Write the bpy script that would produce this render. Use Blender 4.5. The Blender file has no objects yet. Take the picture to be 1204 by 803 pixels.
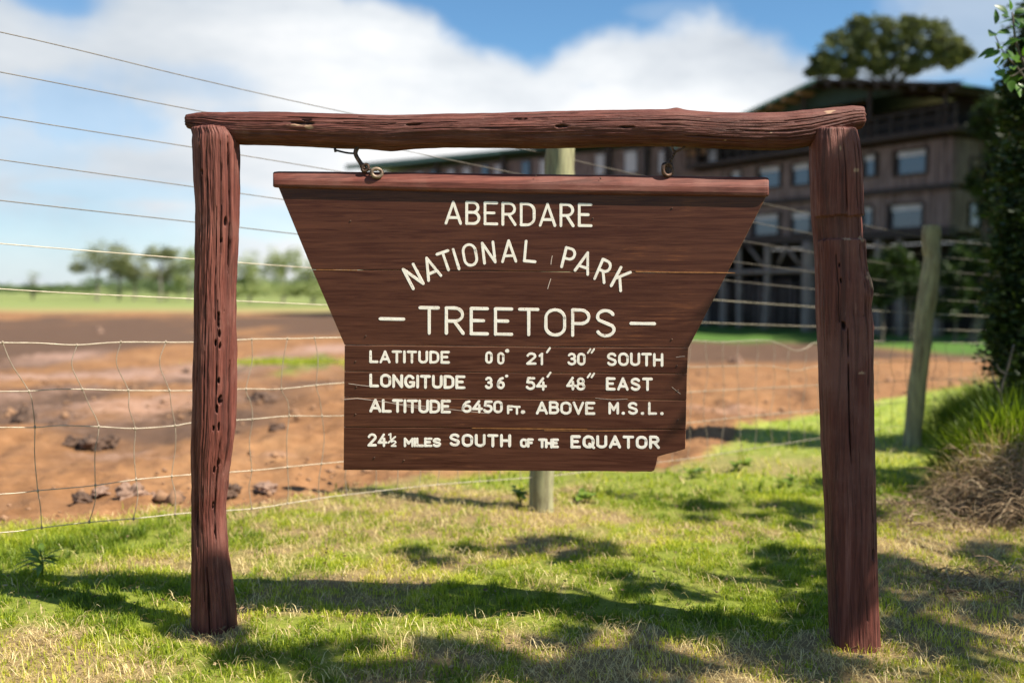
import bpy, math, random
import numpy as np
from mathutils import Vector, Matrix

random.seed(7)
RNG = np.random.default_rng(11)
S = bpy.context.scene
C = S.collection
PI = math.pi

# ------------------------------------------------------------------ camera
F_PX = 1170.0                     # focal length in pixels of a 1204 px wide picture
CX, CY = 602.0, 401.5
CAM_Z = 1.3
PITCH = math.atan((CY - 335.0) / F_PX)
cam_d = bpy.data.cameras.new('camera')
cam = bpy.data.objects.new('camera', cam_d)
C.objects.link(cam)
cam.location = (0, 0, CAM_Z)
cam.rotation_euler = (PI / 2 - PITCH, 0, 0)
cam_d.sensor_width = 36
cam_d.lens = 36 * F_PX / 1204
cam_d.clip_start = 0.05
cam_d.clip_end = 12000
cam_d.dof.use_dof = True
cam_d.dof.focus_distance = 3.62
cam_d.dof.aperture_fstop = 1.25
cam_d.dof.aperture_blades = 9
S.camera = cam

# ------------------------------------------------------------------ light
SUN_EL = math.radians(50)
SUN_AZ = math.radians(115)        # measured from +Y towards +X
SUN = Vector((math.sin(SUN_AZ) * math.cos(SUN_EL), math.cos(SUN_AZ) * math.cos(SUN_EL), math.sin(SUN_EL)))
sd = bpy.data.lights.new('sun', 'SUN')
sd.energy = 5.0
sd.angle = math.radians(0.55)
sd.color = (1.0, 0.925, 0.79)
so = bpy.data.objects.new('sun', sd)
C.objects.link(so)
so.location = (20, -5, 30)
so.rotation_euler = SUN.to_track_quat('Z', 'Y').to_euler()

S.view_settings.view_transform = 'Standard'
S.view_settings.look = 'None'
S.view_settings.gamma = 1
S.view_settings.exposure = 1.0

# ------------------------------------------------------------------ pixel <-> world
FWD = np.array((0, math.cos(PITCH), -math.sin(PITCH)))
UPV = np.array((0, math.sin(PITCH), math.cos(PITCH)))
CAM = np.array((0, 0, CAM_Z))


def ray(px, py):
    return FWD + np.array((1., 0, 0)) * (px - CX) / F_PX + UPV * (CY - py) / F_PX


def at(px, py, Y):
    d = ray(px, py)
    return CAM + d * (Y / d[1])


def sstep(a, b, x):
    t = np.clip((x - a) / (b - a), 0, 1)
    return t * t * (3 - 2 * t)


# ------------------------------------------------------------------ sky
class NT:
    """small helper that chains math nodes"""
    def __init__(self, tree):
        self.t = tree
        self.n = tree.nodes
        self.l = tree.links

    def node(self, kind, **kw):
        nd = self.n.new(kind)
        for k, v in kw.items():
            setattr(nd, k, v)
        return nd

    def put(self, sock, v):
        if isinstance(v, bpy.types.NodeSocket):
            self.l.new(v, sock)
        elif v is not None:
            sock.default_value = v

    def m(self, op, a, b=None, c=None, clamp=False):
        nd = self.node('ShaderNodeMath', operation=op, use_clamp=clamp)
        self.put(nd.inputs[0], a)
        self.put(nd.inputs[1], b)
        if c is not None:
            self.put(nd.inputs[2], c)
        return nd.outputs[0]

    def ss(self, x, a, b, lo=0., hi=1.):
        nd = self.node('ShaderNodeMapRange', interpolation_type='SMOOTHSTEP')
        self.put(nd.inputs[0], x)
        self.put(nd.inputs[1], a)
        self.put(nd.inputs[2], b)
        self.put(nd.inputs[3], lo)
        self.put(nd.inputs[4], hi)
        return nd.outputs[0]

    def noise(self, vec, scale, detail=4, rough=.5, dist=0.):
        nd = self.node('ShaderNodeTexNoise')
        self.put(nd.inputs['Vector'], vec)
        nd.inputs['Scale'].default_value = scale
        nd.inputs['Detail'].default_value = detail
        nd.inputs['Roughness'].default_value = rough
        nd.inputs['Distortion'].default_value = dist
        return nd.outputs[0]

    def mix(self, f, a, b, blend='MIX'):
        nd = self.node('ShaderNodeMix', data_type='RGBA', blend_type=blend)
        self.put(nd.inputs[0], f)
        self.put(nd.inputs[6], a)
        self.put(nd.inputs[7], b)
        return nd.outputs[2]

    def mapping(self, vec, scale=(1, 1, 1), loc=(0, 0, 0)):
        nd = self.node('ShaderNodeMapping')
        self.put(nd.inputs[0], vec)
        nd.inputs['Scale'].default_value = scale
        nd.inputs['Location'].default_value = loc
        return nd.outputs[0]

    def ramp(self, f, stops):
        nd = self.node('ShaderNodeValToRGB')
        cr = nd.color_ramp
        while len(cr.elements) < len(stops):
            cr.elements.new(0.5)
        for e, (p, c) in zip(cr.elements, stops):
            e.position = p
            e.color = tuple(c) + (1,) if len(c) == 3 else c
        self.put(nd.inputs[0], f)
        return nd.outputs[0]

    def bump(self, h, strength=.5, dist=.01, normal=None):
        nd = self.node('ShaderNodeBump')
        nd.inputs['Strength'].default_value = strength
        nd.inputs['Distance'].default_value = dist
        self.put(nd.inputs['Height'], h)
        if normal is not None:
            self.put(nd.inputs['Normal'], normal)
        return nd.outputs[0]


def ang(px, py):
    d = ray(px, py)
    return math.atan2(d[0], d[1]), math.atan2(d[2], math.hypot(d[0], d[1]))


W = bpy.data.worlds.new('World')
S.world = W
W.use_nodes = True
w = NT(W.node_tree)
w.n.clear()
sky = w.node('ShaderNodeTexSky', sky_type='NISHITA')
sky.sun_disc = False
sky.sun_elevation = SUN_EL
sky.sun_rotation = SUN_AZ
sky.altitude = 1900
sky.dust_density = 0.6
sky.ozone_density = 2.2
tc = w.node('ShaderNodeTexCoord')
sep = w.node('ShaderNodeSeparateXYZ')
w.l.new(tc.outputs['Generated'], sep.inputs[0])
az = w.m('ARCTAN2', sep.outputs[0], sep.outputs[1])
el = w.m('ARCSINE', sep.outputs[2])
D = tc.outputs['Generated']
# upper edge of the big cloud bank, as elevation over azimuth
pts = [(-400, -160), (-150, -100), (0, -90), (80, -50), (110, -60), (200, -110), (330, -70), (430, -12), (480, 8), (540, 34), (600, 62), (640, 72),
       (665, 66), (690, 50), (720, 34), (760, 28), (800, 18), (830, 13), (860, 22), (900, 42), (940, 70), (965, 92),
       (990, 125), (1060, 190), (1204, 200), (1500, 150), (1800, 60)]
AZ0, AZ1, EL0, EL1 = -0.9, 0.9, -.2, .8
fc = w.node('ShaderNodeFloatCurve')
cv = fc.mapping.curves[0]
pp = []
for a, b in pts:
    A, E = ang(a, b)
    pp.append(((A - AZ0) / (AZ1 - AZ0), (E - EL0) / (EL1 - EL0)))
pp = [(0.0, pp[0][1])] + pp + [(1.0, pp[-1][1])]
cv.points[0].location = pp[0]
cv.points[1].location = pp[-1]
for p in pp[1:-1]:
    cv.points.new(*p)
for p in cv.points:
    p.handle_type = 'AUTO_CLAMPED'
fc.mapping.update()
w.put(fc.inputs['Value'], w.m('DIVIDE', w.m('SUBTRACT', az, AZ0), AZ1 - AZ0))
edge = w.m('ADD', w.m('MULTIPLY', fc.outputs[0], EL1 - EL0), EL0)
n1 = w.noise(D, 9, 6, .58)
n2 = w.noise(D, 3.1, 5, .55)
n3 = w.noise(w.mapping(D, (1, 1, 3.2), (3, 1, 2)), 4.5, 6, .6)
wob = w.m('MULTIPLY', w.m('SUBTRACT', n1, .5), .085)
gap = w.m('SUBTRACT', w.m('ADD', edge, wob), el)
bank = w.ss(gap, -.010, w.ss(az, -.15, -.35, .020, .09))


def blob(px, py, sx, sy, k=1., wb=0.):
    A, E = ang(px, py)
    dx = w.m('DIVIDE', w.m('SUBTRACT', az, A), sx / F_PX)
    dy = w.m('DIVIDE', w.m('SUBTRACT', el, E), sy / F_PX)
    r = w.m('ADD', w.m('MULTIPLY', dx, dx), w.m('MULTIPLY', dy, dy))
    if wb:
        r = w.m('ADD', r, w.m('MULTIPLY', w.m('SUBTRACT', n1, .5), wb))
    return w.m('MULTIPLY', w.ss(r, 1., 0.), k)


holes = blob(60, 128, 190, 46, .5, 3.5)
for args in [(180, 95, 120, 30, .3, 3), (690, 101, 22, 12, .5, 4), (70, 0, 60, 22, .8, 2), (-40, 150, 160, 70, .3, 3),
             (30, 280, 260, 62, .35, 2.5), (150, 225, 160, 16, .35, 3), (320, 262, 120, 25, .35, 2.5)]:
    holes = w.m('MAXIMUM', holes, blob(*args))
bank = w.m('MULTIPLY', bank, w.m('SUBTRACT', 1., holes))
veil = w.m('MULTIPLY', blob(1190, 10, 190, 70, 1., 2.5), .62)
veil = w.m('MAXIMUM', veil, blob(1010, 88, 130, 22, .9, 2.))
veil = w.m('MAXIMUM', veil, blob(800, 12, 70, 16, .2, 3.))
front = w.ss(w.m('ABSOLUTE', az), .95, .8)
# the rest of the sky: scattered fair-weather cloud
high = w.m('MULTIPLY', w.ss(n2, .54, .66), w.m('MAXIMUM', w.ss(el, .42, .6), w.m('SUBTRACT', 1., front)))
low = w.m('MULTIPLY', w.ss(el, .14, .0), .85)
mask = w.m('MAXIMUM', w.m('MULTIPLY', w.m('MAXIMUM', bank, veil), front), w.m('MAXIMUM', high, low), clamp=True)
body = w.m('ADD', w.m('MULTIPLY', n3, .9), w.m('MULTIPLY', w.ss(gap, .0, .12), .35))
ccol = w.ramp(body, [(.32, (2.9, 3.2, 3.6)), (.62, (4.4, 4.6, 4.8)), (.95, (6.2, 6.1, 6.0))])
# clouds near the upper left and right corners are greyer than the bank in the middle
gr = w.m('MULTIPLY', w.m('MAXIMUM', w.ss(az, -.12, -.42), w.m('MULTIPLY', w.ss(az, .33, .45), .9)), .9)
ccol = w.mix(gr, ccol, w.mix(n3, (1.9, 2.35, 2.85, 1), (4.5, 4.65, 4.8, 1)))
skyc = w.mix(1.0, sky.outputs[0], (.56, .76, .80, 1), 'MULTIPLY')
col = w.mix(mask, skyc, ccol)
bg = w.node('ShaderNodeBackground')
bg.inputs[1].default_value = .1
w.l.new(col, bg.inputs[0])
wo = w.node('ShaderNodeOutputWorld')
w.l.new(bg.outputs[0], wo.inputs[0])


# ------------------------------------------------------------------ numpy noise
def _hash(ix, iy, iz, seed):
    n = (ix * 374761393 + iy * 668265263 + iz * 1274126177 + seed * 974634777) & 0xffffffff
    n = ((n ^ (n >> 13)) * 1274126177) & 0xffffffff
    n = n ^ (n >> 16)
    return (n & 0xffff) / 65535.0


def vnoise(x, y, z=0., seed=0):
    x, y, z = np.broadcast_arrays(np.asarray(x, float), np.asarray(y, float), np.asarray(z, float))
    xi, yi, zi = np.floor(x).astype(np.int64), np.floor(y).astype(np.int64), np.floor(z).astype(np.int64)
    xf, yf, zf = x - xi, y - yi, z - zi
    xf, yf, zf = xf * xf * (3 - 2 * xf), yf * yf * (3 - 2 * yf), zf * zf * (3 - 2 * zf)
    r = 0
    for a in (0, 1):
        for b in (0, 1):
            for c in (0, 1):
                wgt = (xf if a else 1 - xf) * (yf if b else 1 - yf) * (zf if c else 1 - zf)
                r = r + wgt * _hash(xi + a, yi + b, zi + c, seed)
    return r * 2 - 1


def fbm(x, y, z=0., seed=0, octv=4, gain=.5):
    s, a, f = 0, 1., 1.
    for o in range(octv):
        s = s + a * vnoise(x * f, y * f, np.asarray(z) * f, seed + o * 17)
        a *= gain
        f *= 2.03
    return s


# ------------------------------------------------------------------ terrain height
def gz_large(x, y):
    return -1.2 * sstep(8, 32, y)


def gz(x, y):
    r = np.hypot(x, y)
    near = 1 - sstep(9, 25, r)
    return gz_large(x, y) + near * (.012 * fbm(x * 1.7, y * 1.7, 0, 3) + .006 * fbm(x * 7, y * 7, 0, 5)) \
        + sstep(7, 14, y) * (1 - sstep(60, 120, y)) * .05 * fbm(x * .5, y * .5, 0, 9)


def ground(px, py):
    """where the line of sight meets the ground"""
    d = ray(px, py)
    lo, hi = 1., 1.5
    g = lambda Y: (CAM_Z + d[2] * Y / d[1]) - float(gz_large(0, Y))
    while g(hi) > 0 and hi < 5000:
        lo, hi = hi, hi * 1.1
    for _ in range(40):
        m = (lo + hi) / 2
        if g(m) > 0:
            lo = m
        else:
            hi = m
    return np.array((d[0] / d[1] * hi, hi, float(gz(d[0] / d[1] * hi, hi))))


# ------------------------------------------------------------------ objects
def tag(o, label=None, cat=None, group=None, kind=None):
    if label: o['label'] = label
    if cat: o['category'] = cat
    if group: o['group'] = group
    if kind: o['kind'] = kind
    return o


def thing(name, label, cat, loc=(0, 0, 0), group=None):
    o = bpy.data.objects.new(name, None)
    o.empty_display_size = .1
    o.location = tuple(float(v) for v in loc)
    C.objects.link(o)
    return tag(o, label, cat, group)


def origin(parent):
    v = Vector((0, 0, 0))
    while parent is not None:
        v += parent.location
        parent = parent.parent
    return np.array(v)


def make(name, V, polys, mat, parent=None, smooth=False, attrs=None):
    """V: n x 3 world coordinates; polys: list of (k x m) index arrays"""
    V = np.asarray(V, float).reshape(-1, 3)
    if parent is not None:
        V = V - origin(parent)
    me = bpy.data.meshes.new(name)
    polys = [np.asarray(p, np.int64) for p in polys if len(p)]
    loops = np.concatenate([p.ravel() for p in polys])
    tot = np.concatenate([np.full(len(p), p.shape[1]) for p in polys])
    start = np.concatenate([[0], np.cumsum(tot)[:-1]])
    me.vertices.add(len(V))
    me.vertices.foreach_set('co', V.ravel())
    me.loops.add(len(loops))
    me.loops.foreach_set('vertex_index', loops)
    me.polygons.add(len(tot))
    me.polygons.foreach_set('loop_start', start)
    me.polygons.foreach_set('loop_total', tot)
    me.polygons.foreach_set('use_smooth', np.full(len(tot), bool(smooth)))
    me.update(calc_edges=True)
    for k, v in (attrs or {}).items():
        a = me.attributes.new(k, 'FLOAT', 'POINT')
        a.data.foreach_set('value', np.asarray(v, float))
    me.materials.append(mat)
    o = bpy.data.objects.new(name, me)
    C.objects.link(o)
    o.parent = parent
    return o


class MB:
    """collects primitives into one mesh"""
    def __init__(self):
        self.V, self.P, self.n = [], [], 0

    def add(self, V, polys):
        V = np.asarray(V, float).reshape(-1, 3)
        self.V.append(V)
        for p in polys:
            p = np.asarray(p, np.int64)
            if len(p):
                self.P.append(p + self.n)
        self.n += len(V)
        return self

    def build(self, name, mat, parent=None, smooth=False, **kw):
        return make(name, np.concatenate(self.V), self.P, mat, parent, smooth, **kw)

    def hexa(self, c8):
        """8 corners: bottom ring 0-3, top ring 4-7"""
        return self.add(c8, [[[0, 3, 2, 1], [4, 5, 6, 7], [0, 1, 5, 4], [1, 2, 6, 5], [2, 3, 7, 6], [3, 0, 4, 7]]])

    def box(self, a, b):
        x0, y0, z0 = a
        x1, y1, z1 = b
        return self.hexa([(x0, y0, z0), (x1, y0, z0), (x1, y1, z0), (x0, y1, z0),
                          (x0, y0, z1), (x1, y0, z1), (x1, y1, z1), (x0, y1, z1)])

    def tube(self, pts, r, n=8, cap=True):
        P = np.asarray(pts, float)
        m = len(P)
        r = np.broadcast_to(np.asarray(r, float), (m,))
        T = np.gradient(P, axis=0)
        T /= np.linalg.norm(T, axis=1)[:, None] + 1e-12
        ref = np.array((0, 0, 1.)) if abs(T[0][2]) < .9 else np.array((1., 0, 0))
        N = np.cross(T[0], ref)
        N /= np.linalg.norm(N)
        a = np.arange(n) * 2 * PI / n
        V = np.zeros((m, n, 3))
        for i in range(m):
            N = N - T[i] * N.dot(T[i])
            N /= np.linalg.norm(N) + 1e-12
            B = np.cross(T[i], N)
            V[i] = P[i] + r[i] * (np.cos(a)[:, None] * N + np.sin(a)[:, None] * B)
        i, j = np.meshgrid(np.arange(m - 1), np.arange(n), indexing='ij')
        j2 = (j + 1) % n
        q = np.stack([i * n + j, i * n + j2, (i + 1) * n + j2, (i + 1) * n + j], -1).reshape(-1, 4)
        polys = [q]
        if cap:
            polys += [np.arange(n)[::-1][None], (np.arange(n) + (m - 1) * n)[None]]
        return self.add(V.reshape(-1, 3), polys)


def smooth_path(pts, n=8):
    """Catmull-Rom through the points"""
    P = np.asarray(pts, float)
    P = np.vstack([2 * P[0] - P[1], P, 2 * P[-1] - P[-2]])
    out = []
    for i in range(1, len(P) - 2):
        for k in range(n):
            t = k / n
            out.append(.5 * ((2 * P[i]) + (-P[i - 1] + P[i + 1]) * t + (2 * P[i - 1] - 5 * P[i] + 4 * P[i + 1] - P[i + 2]) * t * t
                             + (-P[i - 1] + 3 * P[i] - 3 * P[i + 1] + P[i + 2]) * t ** 3))
    out.append(P[-2])
    return np.array(out)


# ------------------------------------------------------------------ materials
def material(name):
    m = bpy.data.materials.new(name)
    m.use_nodes = True
    t = NT(m.node_tree)
    b = t.n['Principled BSDF']
    out = t.n['Material Output']
    return m, t, b, out


def simple(name, c1, c2=None, scale=8., rough=.8, bump=0., bd=.01, metal=0., stretch=(1, 1, 1), spec=.5, detail=5):
    m, t, b, out = material(name)
    tcn = t.node('ShaderNodeTexCoord')
    v = t.mapping(tcn.outputs['Object'], stretch)
    n = t.noise(v, scale, detail, .6)
    c2 = c2 or c1
    t.l.new(t.ramp(n, [(.32, c1), (.68, c2)]), b.inputs['Base Color'])
    b.inputs['Roughness'].default_value = rough
    b.inputs['Metallic'].default_value = metal
    b.inputs['Specular IOR Level'].default_value = spec
    if bump:
        t.l.new(t.bump(n, bump, bd), b.inputs['Normal'])
    return m


def leafy(name, ramp, rough=.55, trans=.35, attr='tint', spec=.4):
    m, t, b, out = material(name)
    a = t.node('ShaderNodeAttribute', attribute_name=attr)
    c = t.ramp(a.outputs['Fac'], ramp)
    t.l.new(c, b.inputs['Base Color'])
    b.inputs['Roughness'].default_value = rough
    b.inputs['Specular IOR Level'].default_value = spec
    tr = t.node('ShaderNodeBsdfTranslucent')
    t.l.new(t.mix(1.0, c, (1.25, 1.25, .6, 1), 'MULTIPLY'), tr.inputs[0])
    ms = t.node('ShaderNodeMixShader')
    ms.inputs[0].default_value = trans
    t.l.new(b.outputs[0], ms.inputs[1])
    t.l.new(tr.outputs[0], ms.inputs[2])
    t.l.new(ms.outputs[0], out.inputs[0])
    return m


def red_wood(name, axis, lightness=1.):
    """old timber under flaking red-brown stain; axis is the grain direction"""
    m, t, b, out = material(name)
    tcn = t.node('ShaderNodeTexCoord')
    st = [75, 75, 75]
    st[axis] = 2.6
    v = t.mapping(tcn.outputs['Object'], st)
    g = t.noise(v, 1., 7, .62, .6)
    st2 = [330, 330, 330]
    st2[axis] = 9
    g2 = t.noise(t.mapping(tcn.outputs['Object'], st2), 1., 4, .6, .3)
    big = t.noise(tcn.outputs['Object'], 5., 4, .55)
    k = lightness
    c = t.ramp(g, [(.28, (.045 * k, .012 * k, .009 * k)), (.5, (.100 * k, .026 * k, .018 * k)), (.74, (.185 * k, .060 * k, .042 * k))])
    c = t.mix(t.ss(big, .45, .75), c, (.150 * k, .058 * k, .045 * k, 1))
    st3 = [26, 26, 26]
    st3[axis] = .9
    sk = t.noise(t.mapping(tcn.outputs['Object'], st3), 1., 6, .7, .5)
    c = t.mix(t.m('MULTIPLY', t.ss(sk, .48, .34), .6), c, (.036, .0135, .0105, 1))
    c = t.mix(t.m('MULTIPLY', t.ss(sk, .55, .72), .6), c, (.27 * k, .115 * k, .088 * k, 1))
    # flecks where the stain has gone and pale wood shows
    fl = t.m('MULTIPLY', t.ss(g2, .60, .72), t.ss(big, .42, .6))
    c = t.mix(t.m('MULTIPLY', fl, .55), c, (.34, .19, .13, 1))
    at_ = t.node('ShaderNodeAttribute', attribute_name='crack')
    c = t.mix(t.m('MULTIPLY', at_.outputs['Fac'], .9), c, (.022, .009, .007, 1))
    # bare chip
    ac = t.node('ShaderNodeAttribute', attribute_name='chip')
    c = t.mix(ac.outputs['Fac'], c, (.42, .27, .17, 1))
    t.l.new(c, b.inputs['Base Color'])
    t.l.new(t.m('ADD', .5, t.m('MULTIPLY', g2, .3)), b.inputs['Roughness'])
    b.inputs['Specular IOR Level'].default_value = .35
    nrm = t.bump(g, 1., .005)
    nrm = t.bump(g2, .9, .0016, nrm)
    t.l.new(nrm, b.inputs['Normal'])
    return m


M = {}
M['post_wood'] = red_wood('red_stained_post', 2, 1.25)
M['beam_wood'] = red_wood('red_stained_beam', 0, 1.0)

# varnished board
m, t, b, out = material('varnished_board')
tcn = t.node('ShaderNodeTexCoord')
oi = t.node('ShaderNodeObjectInfo')
off = t.node('ShaderNodeCombineXYZ')
t.l.new(t.m('MULTIPLY', oi.outputs['Random'], 7.), off.inputs[0])
t.l.new(t.m('MULTIPLY', oi.outputs['Random'], 3.), off.inputs[1])
va = t.node('ShaderNodeVectorMath', operation='ADD')
t.l.new(tcn.outputs['Object'], va.inputs[0])
t.l.new(off.outputs[0], va.inputs[1])
g = t.noise(t.mapping(va.outputs[0], (2.2, 30, 70)), 1., 8, .68, 1.2)
g2 = t.noise(t.mapping(va.outputs[0], (9, 60, 190)), 1., 3, .6, .4)
big = t.noise(va.outputs[0], 3.4, 5, .6)
c = t.ramp(g, [(.25, (.034, .0076, .0044)), (.5, (.049, .0108, .0058)), (.8, (.080, .0180, .0085))])
wear = t.m('MULTIPLY', t.ss(g, .50, .72), t.ss(big, .50, .68))
c = t.mix(t.m('MULTIPLY', wear, .6), c, (.24, .075, .022, 1))
fl = t.m('MULTIPLY', t.ss(g2, .70, .78), t.ss(big, .5, .62))
c = t.mix(t.m('MULTIPLY', fl, .35), c, (.36, .20, .12, 1))
ae = t.node('ShaderNodeAttribute', attribute_name='edge')
c = t.mix(t.m('MULTIPLY', ae.outputs['Fac'], t.ss(g, .30, .62)), c, (.30, .15, .085, 1))
t.l.new(c, b.inputs['Base Color'])
t.l.new(t.m('ADD', .28, t.m('MULTIPLY', g, .25)), b.inputs['Roughness'])
b.inputs['Specular IOR Level'].default_value = .24
t.l.new(t.bump(g2, .3, .0006, t.bump(g, .3, .0008)), b.inputs['Normal'])
M['board'] = m
M['rail'] = red_wood('red_rail', 0, 1.35)
for nd in M['rail'].node_tree.nodes:
    if nd.type == 'BUMP':
        nd.inputs['Strength'].default_value = .2
M['letter'] = simple('cream_letter_paint', (.78, .70, .60), (.90, .85, .77), 60, .55, .3, .001)
mt_, t, b, out = M['letter'], NT(M['letter'].node_tree), M['letter'].node_tree.nodes['Principled BSDF'], None
tcn = t.node('ShaderNodeTexCoord')
n_ = t.noise(tcn.outputs['Object'], 110, 6, .7)
nb_ = t.noise(tcn.outputs['Object'], 14, 4, .6)
src = b.inputs['Base Color'].links[0].from_socket
c = t.mix(t.m('MULTIPLY', t.ss(nb_, .5, .75), .35), src, (.55, .46, .36, 1))
t.l.new(t.mix(t.m('MULTIPLY', t.ss(t.m('ADD', n_, t.m('MULTIPLY', nb_, .25)), .74, .80), .85), c, (.16, .06, .04, 1)), b.inputs['Base Color'])
M['scratch'] = simple('scratched_wood', (.45, .33, .27), (.62, .5, .42), 40, .8)
M['steel'] = simple('rusty_iron', (.035, .022, .018), (.16, .09, .06), 90, .55, .3, .001, metal=.6)
M['ring'] = simple('worn_ring_metal', (.07, .035, .02), (.44, .33, .24), 45, .55, metal=.35)
M['black_steel'] = simple('black_nail', (.012, .012, .014), (.03, .03, .035), 60, .5, metal=.5)
M['wire'] = simple('galvanised_wire', (.30, .25, .18), (.50, .44, .34), 30, .45, metal=.35)
M['dark_wire'] = simple('dull_wire', (.10, .085, .07), (.2, .17, .14), 30, .6, metal=.3)
M['rust_wire'] = simple('weathered_wire', (.22, .16, .11), (.42, .35, .27), 20, .6, metal=.2)
M['fence_post'] = simple('lichen_grey_post', (.13, .11, .065), (.34, .33, .18), 3.6, .85, .6, .006, stretch=(9, 9, 1.2))
M['dark_cedar'] = simple('bark_slabs', (.115, .084, .074), (.27, .205, .18), 1.6, .9, .5, .03, stretch=(3, 3, .5))
M['trim'] = simple('dark_trim', (.028, .02, .017), (.05, .036, .03), 3, .8)
M['gallery_dark'] = simple('shaded_boarding', (.020, .017, .015), (.04, .032, .028), 2, .9)  # near-black colour carries the shade of the gallery and stilt space
M['roof'] = simple('green_roof_sheet', (.018, .07, .052), (.035, .105, .08), 1.5, .45)
M['gable'] = simple('green_gable_boards', (.010, .034, .024), (.018, .05, .036), 1.2, .7)
M['gutter'] = simple('pale_green_gutter', (.12, .26, .20), (.2, .36, .28), 2, .5)
M['stilt'] = simple('grey_tree_trunk_stilt', (.16, .125, .105), (.33, .275, .235), 2.5, .9, .6, .02, stretch=(3, 3, .6))
M['curtain'] = simple('white_curtain', (.42, .43, .45), (.6, .6, .6), 3, .9)
M['warm'] = simple('lit_tan', (.26, .16, .09), (.40, .26, .16), 3, .9)  # tan with light put into it, for lit purlins and a lamp
m, t, b, out = material('window_glass')
b.inputs['Base Color'].default_value = (.075, .085, .11, 1)
b.inputs['Roughness'].default_value = .12
b.inputs['Specular IOR Level'].default_value = .9
M['glass'] = m
M['clod'] = simple('dark_clod', (.05, .030, .022), (.15, .09, .06), 9, .95, .9, .02)  # dark tone; some of these lumps stand for shade holes
M['clod_pale'] = simple('dry_clod', (.16, .095, .065), (.34, .22, .16), 7, .95, .9, .02)
M['soil_crumb'] = simple('soil_crumb', (.16, .085, .045), (.32, .18, .10), 3, .95, .5, .01)
M['bark'] = simple('tree_bark', (.05, .04, .03), (.13, .11, .085), 4, .9, .7, .02, stretch=(4, 4, .7))
M['pale_bark'] = simple('pale_tree_bark', (.12, .105, .085), (.24, .21, .17), 4, .9, .5, .02, stretch=(4, 4, .7))

M['grass'] = leafy('grass_blades', [(0, (.09, .145, .012)), (.35, (.25, .33, .022)), (.7, (.47, .50, .045)), (1, (.68, .62, .13))], .5, .46)
M['straw'] = leafy('dry_grass_blades', [(0, (.18, .105, .04)), (.5, (.58, .43, .18)), (1, (.88, .74, .40))], .6, .25)
M['weed'] = leafy('weed_leaves', [(0, (.09, .15, .02)), (.6, (.20, .29, .035)), (1, (.32, .40, .07))], .5, .35)
M['shrub'] = leafy('shrub_leaves', [(0, (.014, .027, .008)), (.6, (.032, .060, .014)), (1, (.075, .13, .026))], .45, .3)
M['sprig'] = leafy('glossy_leaves', [(0, (.03, .07, .012)), (.6, (.06, .14, .02)), (1, (.14, .26, .04))], .35, .4)
M['pine'] = leafy('tall_tree_foliage', [(0, (.07, .085, .036)), (.6, (.135, .155, .062)), (1, (.23, .24, .10))], .6, .2)
M['acacia'] = leafy('acacia_foliage', [(0, (.12, .14, .065)), (.6, (.20, .22, .10)), (1, (.30, .31, .15))], .6, .2)  # raised albedo puts haze into the far crowns
M['acacia_yellow'] = leafy('yellow_acacia_foliage', [(0, (.18, .23, .08)), (.6, (.28, .33, .13)), (1, (.40, .42, .18))], .6, .25)
M['hedge'] = leafy('far_bush_foliage', [(0, (.06, .10, .04)), (.6, (.10, .15, .06)), (1, (.18, .23, .09))], .6, .2)
M['brush'] = leafy('dry_brush_stems', [(0, (.11, .065, .036)), (.5, (.29, .195, .11)), (1, (.50, .39, .24))], .8, .05)

# ------------------------------------------------------------------ ground sheet
def angfun(pix):
    """boundary given in pixels -> distance Y as a function of x/y"""
    G = [ground(px, py) for px, py in pix]
    a = np.array([g[0] / g[1] for g in G])
    y = np.log(np.array([g[1] for g in G]))
    return lambda A: np.exp(np.interp(A, a, y))


b_grass = angfun([(-300, 625), (0, 612), (100, 603), (200, 600), (300, 590), (400, 578), (520, 566), (600, 555), (700, 545), (820, 535), (870, 510), (940, 494),
                  (1000, 480), (1100, 462), (1180, 448), (1300, 440), (1500, 430)])
b_field = angfun([(-300, 368), (0, 367), (150, 368), (380, 368), (450, 372), (560, 378), (700, 390), (800, 399), (900, 401), (1000, 405), (1100, 412), (1204, 418), (1500, 425)])


def masks(x, y):
    A = x / np.maximum(y, .3)
    Yg = b_grass(A) * (1 + .05 * fbm(x * 1.1, y * 1.1, 0, 21, 4) + .02 * fbm(x * 6, y * 6, 0, 22, 2))
    grass = np.where(y < .3, 1., sstep(1.03, .97, y / Yg))
    Yf = b_field(A) * (1 + .03 * fbm(x * .12, y * .12, 0, 23))
    field = np.where(y < 1, 0., sstep(.97, 1.03, y / Yf))
    # dry patches in the turf
    dry = np.clip(.45 + .62 * fbm(x * 1.15, y * 1.5, 0, 31, 4) + .16 * fbm(x * 5, y * 6, 0, 32, 2), 0, 1)
    for (px, py, r, k) in [(60, 770, .28, .6), (250, 735, .16, .35), (180, 655, .25, .25), (440, 690, .25, .2), (640, 690, .14, .3), (870, 640, .28, .2),
                           (780, 575, .35, .2), (690, 790, .16, .3), (840, 780, .2, .25), (1000, 790, .2, .5), (1110, 640, .35, .5),
                           (340, 650, .22, .2), (280, 770, .14, .3), (252, 745, .12, .6), (1006, 762, .12, .6), (640, 610, .2, .4)]:
        G = ground(px, py)
        dry = dry + k * np.exp(-((x - G[0]) ** 2 + (y - G[1]) ** 2) / (r * r))
    lush = np.zeros_like(dry)
    for (px, py, r, k) in [(70, 650, .4, .6), (0, 650, .5, .6), (180, 622, .35, .4), (330, 625, .5, .3), (150, 745, .2, .3), (120, 700, .3, .3), (1130, 580, .5, .5), (560, 700, .2, .25),
                           (850, 735, .2, .3)]:
        G = ground(px, py)
        lush = lush + k * np.exp(-((x - G[0]) ** 2 + (y - G[1]) ** 2) / (r * r))
    dry = np.clip(dry - lush, 0, 1)
    return grass, field, dry, lush


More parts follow.
